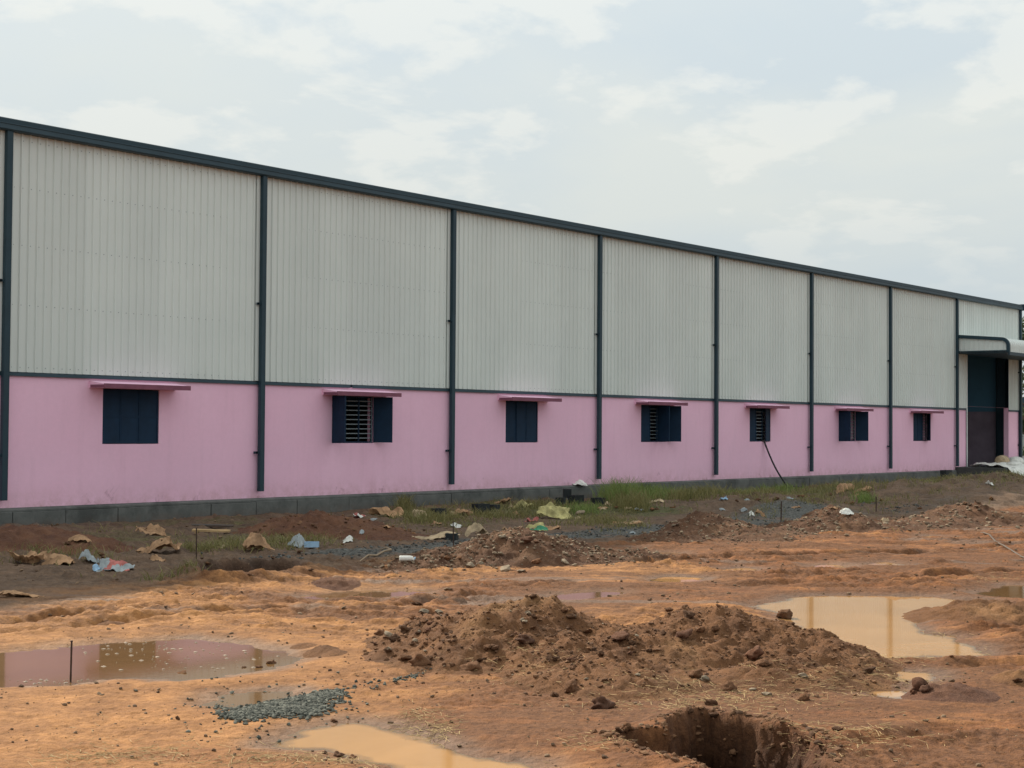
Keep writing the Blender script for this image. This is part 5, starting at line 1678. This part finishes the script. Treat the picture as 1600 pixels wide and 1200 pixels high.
def build_gravel():
    # the patch of crushed stone by the shallow puddle: two windrows and a thin middle
    px, py = [], []
    for (x0, y0, x1, y1, sx, sy, n) in ((365, 1124, 500, 1113, 13, 3.5, 1500), (400, 1104, 525, 1087, 12, 3.5, 1500), (390, 1115, 510, 1100, 22, 6, 900), (350, 1100, 380, 1125, 12, 7, 160), (420, 1100, 440, 1110, 75, 24, 150),
                                        (610, 1070, 670, 1054, 5, 2, 60), (560, 1078, 600, 1070, 12, 3, 25)):
        t = RNG.random(n)
        px.append(x0+(x1-x0)*t+RNG.normal(size=n)*sx); py.append(y0+(y1-y0)*t+RNG.normal(size=n)*sy)
    px, py = np.concatenate(px), np.concatenate(py)
    P = px_scatter(px, py)
    s = 0.008+0.013*RNG.random(len(P))**1.5
    P = np.concatenate([P, (ground_fn(P[:, 0], P[:, 1])+s*0.35)[:, None]], 1)
    pebbles('gravel', P, s, 'gravel')
    # crushed stone on the track in the shade
    n = 5200
    x = RNG.uniform(-1.5, 21, n); y = -9.1+RNG.normal(size=n)*0.55-0.06*np.clip(x-12, 0, 20)
    s = 0.016+0.02*RNG.random(n)**2
    k = RNG.random(n) < 0.75*sstep(-0.4, 0.3, fbm(x/1.6, y/0.8, 3, 211))
    x, y, s = x[k], y[k], s[k]
    pebbles('gravel', np.stack([x, y, ground_fn(x, y)+s*0.3], -1), s, 'trackgravel')
    # small stones and crumbs of soil over the yard
    n = 9000
    w = 8.5+26*RNG.random(n)**1.3
    u = (RNG.random(n)*2-1)*(0.9+0.345*w)
    cl = fbm(u/1.2, w/1.2, 3, 201)+0.35*RNG.random(n)
    k = cl > 0.05
    u, w = u[k], w[k]
    x = CAM[0]+w*FWD2[0]+u*RIGHT2[0]; y = CAM[1]+w*FWD2[1]+u*RIGHT2[1]
    s = (0.004+0.015*RNG.random(len(x))**5)*(0.6+w/22)
    z = ground_fn(x, y)
    k = z > WATER_Z+0.01
    pebbles('loose_stones', np.stack([x, y, z+s*0.3], -1)[k], s[k], 'pebble')
    # stones and lumps on the dumped soil along the far end of the wall
    n = 1500
    x = RNG.uniform(24, 47, n); y = RNG.uniform(-9.5, -0.6, n)
    s = 0.018+0.06*RNG.random(n)**3
    k = RNG.random(n) < sstep(-0.2, 0.4, fbm(x/2.0, y/1.2, 3, 221))
    pebbles('rubble', np.stack([x, y, ground_fn(x, y)+s*0.3], -1)[k], s[k], 'rubble')
    # crumbling sides of the pit
    n = 5200
    lo, hi = PIT.min(0)-0.1, PIT.max(0)+0.1
    x = RNG.uniform(lo[0], hi[0], n); y = RNG.uniform(lo[1], hi[1], n)
    sd = poly_sd(PIT, x, y)+0.10*fbm(x/0.35, y/0.35, 4, 83)
    k = (sd > -0.16*RNG.random(n)) & (sd < 0.32)
    x, y = x[k], y[k]
    s = 0.006+0.024*RNG.random(len(x))**4
    pebbles('pit_crumbs', np.stack([x, y, ground_fn(x, y)+s*0.2], -1), s, 'crumb')
    # crumbs on the heaps
    for key, n, sm in (('near', 5200, 0.85), ('stony', 2600, 1.4), ('track', 900, 1.6), ('far', 900, 2.0), ('rightfar', 700, 2.2), ('redlow', 500, 1.6)):
        hp = HEAPS[key]
        i = RNG.integers(0, len(hp['lobes']), n)
        L = np.array([(*at(l[0], l[1])[:2], l[2], l[3]) for l in hp['lobes']])[i]
        a = RNG.normal(size=n)*0.6*L[:, 2]; b = RNG.normal(size=n)*0.6*L[:, 3]
        x = L[:, 0]+a*RIGHT2[0]+b*FWD2[0]; y = L[:, 1]+a*RIGHT2[1]+b*FWD2[1]
        h = heap_h(hp, x, y)
        s = (0.005+0.022*RNG.random(n)**3.5)*sm
        z = ground_fn(x, y)+np.maximum(h, 0)
        k = z > WATER_Z+0.01
        pebbles('soil_crumbs', np.stack([x, y, z+s*0.25], -1)[k], s[k], 'crumb' if key in ('near', 'redlow') else 'rubble')


build_gravel()


def build_straw():
    P = []
    for (cx, cy, rx, ry, n) in ((1090, 1088, 60, 8, 240), (1180, 1094, 70, 9, 240), (1275, 1080, 50, 8, 200), (1390, 1030, 40, 6, 200), (1410, 1062, 30, 6, 130), (1500, 1016, 30, 5, 110), (660, 1130, 22, 10, 190), (690, 1145, 16, 6, 120),
                                (130, 1188, 40, 8, 150), (250, 1180, 40, 8, 110), (420, 1190, 50, 6, 160), (540, 1190, 40, 5, 120), (1350, 1150, 60, 10, 260), (1270, 1170, 50, 10, 220), (1060, 1175, 40, 6, 160), (950, 1170, 40, 8, 120),
                                (1350, 968, 14, 3, 40), (1455, 990, 20, 3, 70), (1250, 980, 20, 3, 40), (1560, 905, 20, 2, 60), (1530, 908, 14, 2, 50), (820, 1060, 60, 12, 120), (1000, 1105, 80, 8, 150), (300, 1160, 120, 20, 80)):
        P.append(scatter_px(cx, cy, rx, ry, int(n*0.9)))
    P = np.concatenate(P)
    n = len(P)
    for key in ('near',):
        P[:, 2] = np.maximum(P[:, 2], ground_fn(P[:, 0], P[:, 1])+heap_h(HEAPS[key], P[:, 0], P[:, 1]))
    a = RNG.random(n)*6.283; L = 0.015+0.06*RNG.random(n)**1.8; w = 0.0012+0.0018*RNG.random(n)
    t = (RNG.random(n)-0.4)*0.5
    dx, dy, dz = np.cos(a)*np.cos(t), np.sin(a)*np.cos(t), np.sin(t)
    nx, ny = -np.sin(a), np.cos(a)
    c = P+np.array([0, 0, 0.014])
    bend = 0.25*(RNG.random(n)-0.5)
    vs = []
    for k in (-1, 0, 1):
        q = c+np.stack([dx, dy, dz], -1)*(k*L)[:, None]+np.stack([nx, ny, 0*nx], -1)*(bend*L*(k*k))[:, None]
        off = np.stack([nx*w, ny*w, 0*w], -1)
        up = np.stack([0*w, 0*w, w*0.8], -1)
        vs += [q-off, q+off, q+up]
    v = np.stack(vs, 1).reshape(-1, 3)
    i = np.arange(n)[:, None]*9
    f = np.concatenate([i+np.array(q) for q in ((0, 1, 4, 3), (1, 2, 5, 4), (2, 0, 3, 5), (3, 4, 7, 6), (4, 5, 8, 7), (5, 3, 6, 8))], 0)
    tag(link('straw', np_mesh('straw', v, f, False), M['straw']), kind='stuff')
    # pale scum floating on the left puddle
    n = 260
    px = np.concatenate([RNG.normal(size=170)*85+300, RNG.normal(size=60)*60+190, RNG.normal(size=60)*55+90]); py = np.concatenate([1000+RNG.random(170)**1.3*45, 1000+RNG.random(60)*20, 1058+RNG.random(60)*10])
    Q = px_scatter(px, py)
    ins = (poly_sd(PUD[0][0], Q[:, 0], Q[:, 1]) > 0.05) & (RNG.random(len(Q)) < 0.6)
    Q = Q[ins]
    mb = MB()
    for q in Q:
        r = 0.004+0.015*random.random()**2; a0 = random.random()*6
        k = random.randint(6, 8)
        ring = [(q[0]+RIGHT2[0]*math.cos(a0+j*6.283/k)*r*random.uniform(0.8, 1.9)+FWD2[0]*math.sin(a0+j*6.283/k)*r*random.uniform(.5, 1.1),
                 q[1]+RIGHT2[1]*math.cos(a0+j*6.283/k)*r*random.uniform(0.8, 1.9)+FWD2[1]*math.sin(a0+j*6.283/k)*r*random.uniform(.5, 1.1), WATER_Z+0.003) for j in range(k)]
        cx, cy = sum(p[0] for p in ring)/k, sum(p[1] for p in ring)/k
        mb.poly(ring+[(cx, cy, WATER_Z+0.010)], [(j, (j+1) % k, k) for j in range(k)])
    tag(mb.build('floating_scum', M['foam']), kind='stuff')


build_straw()
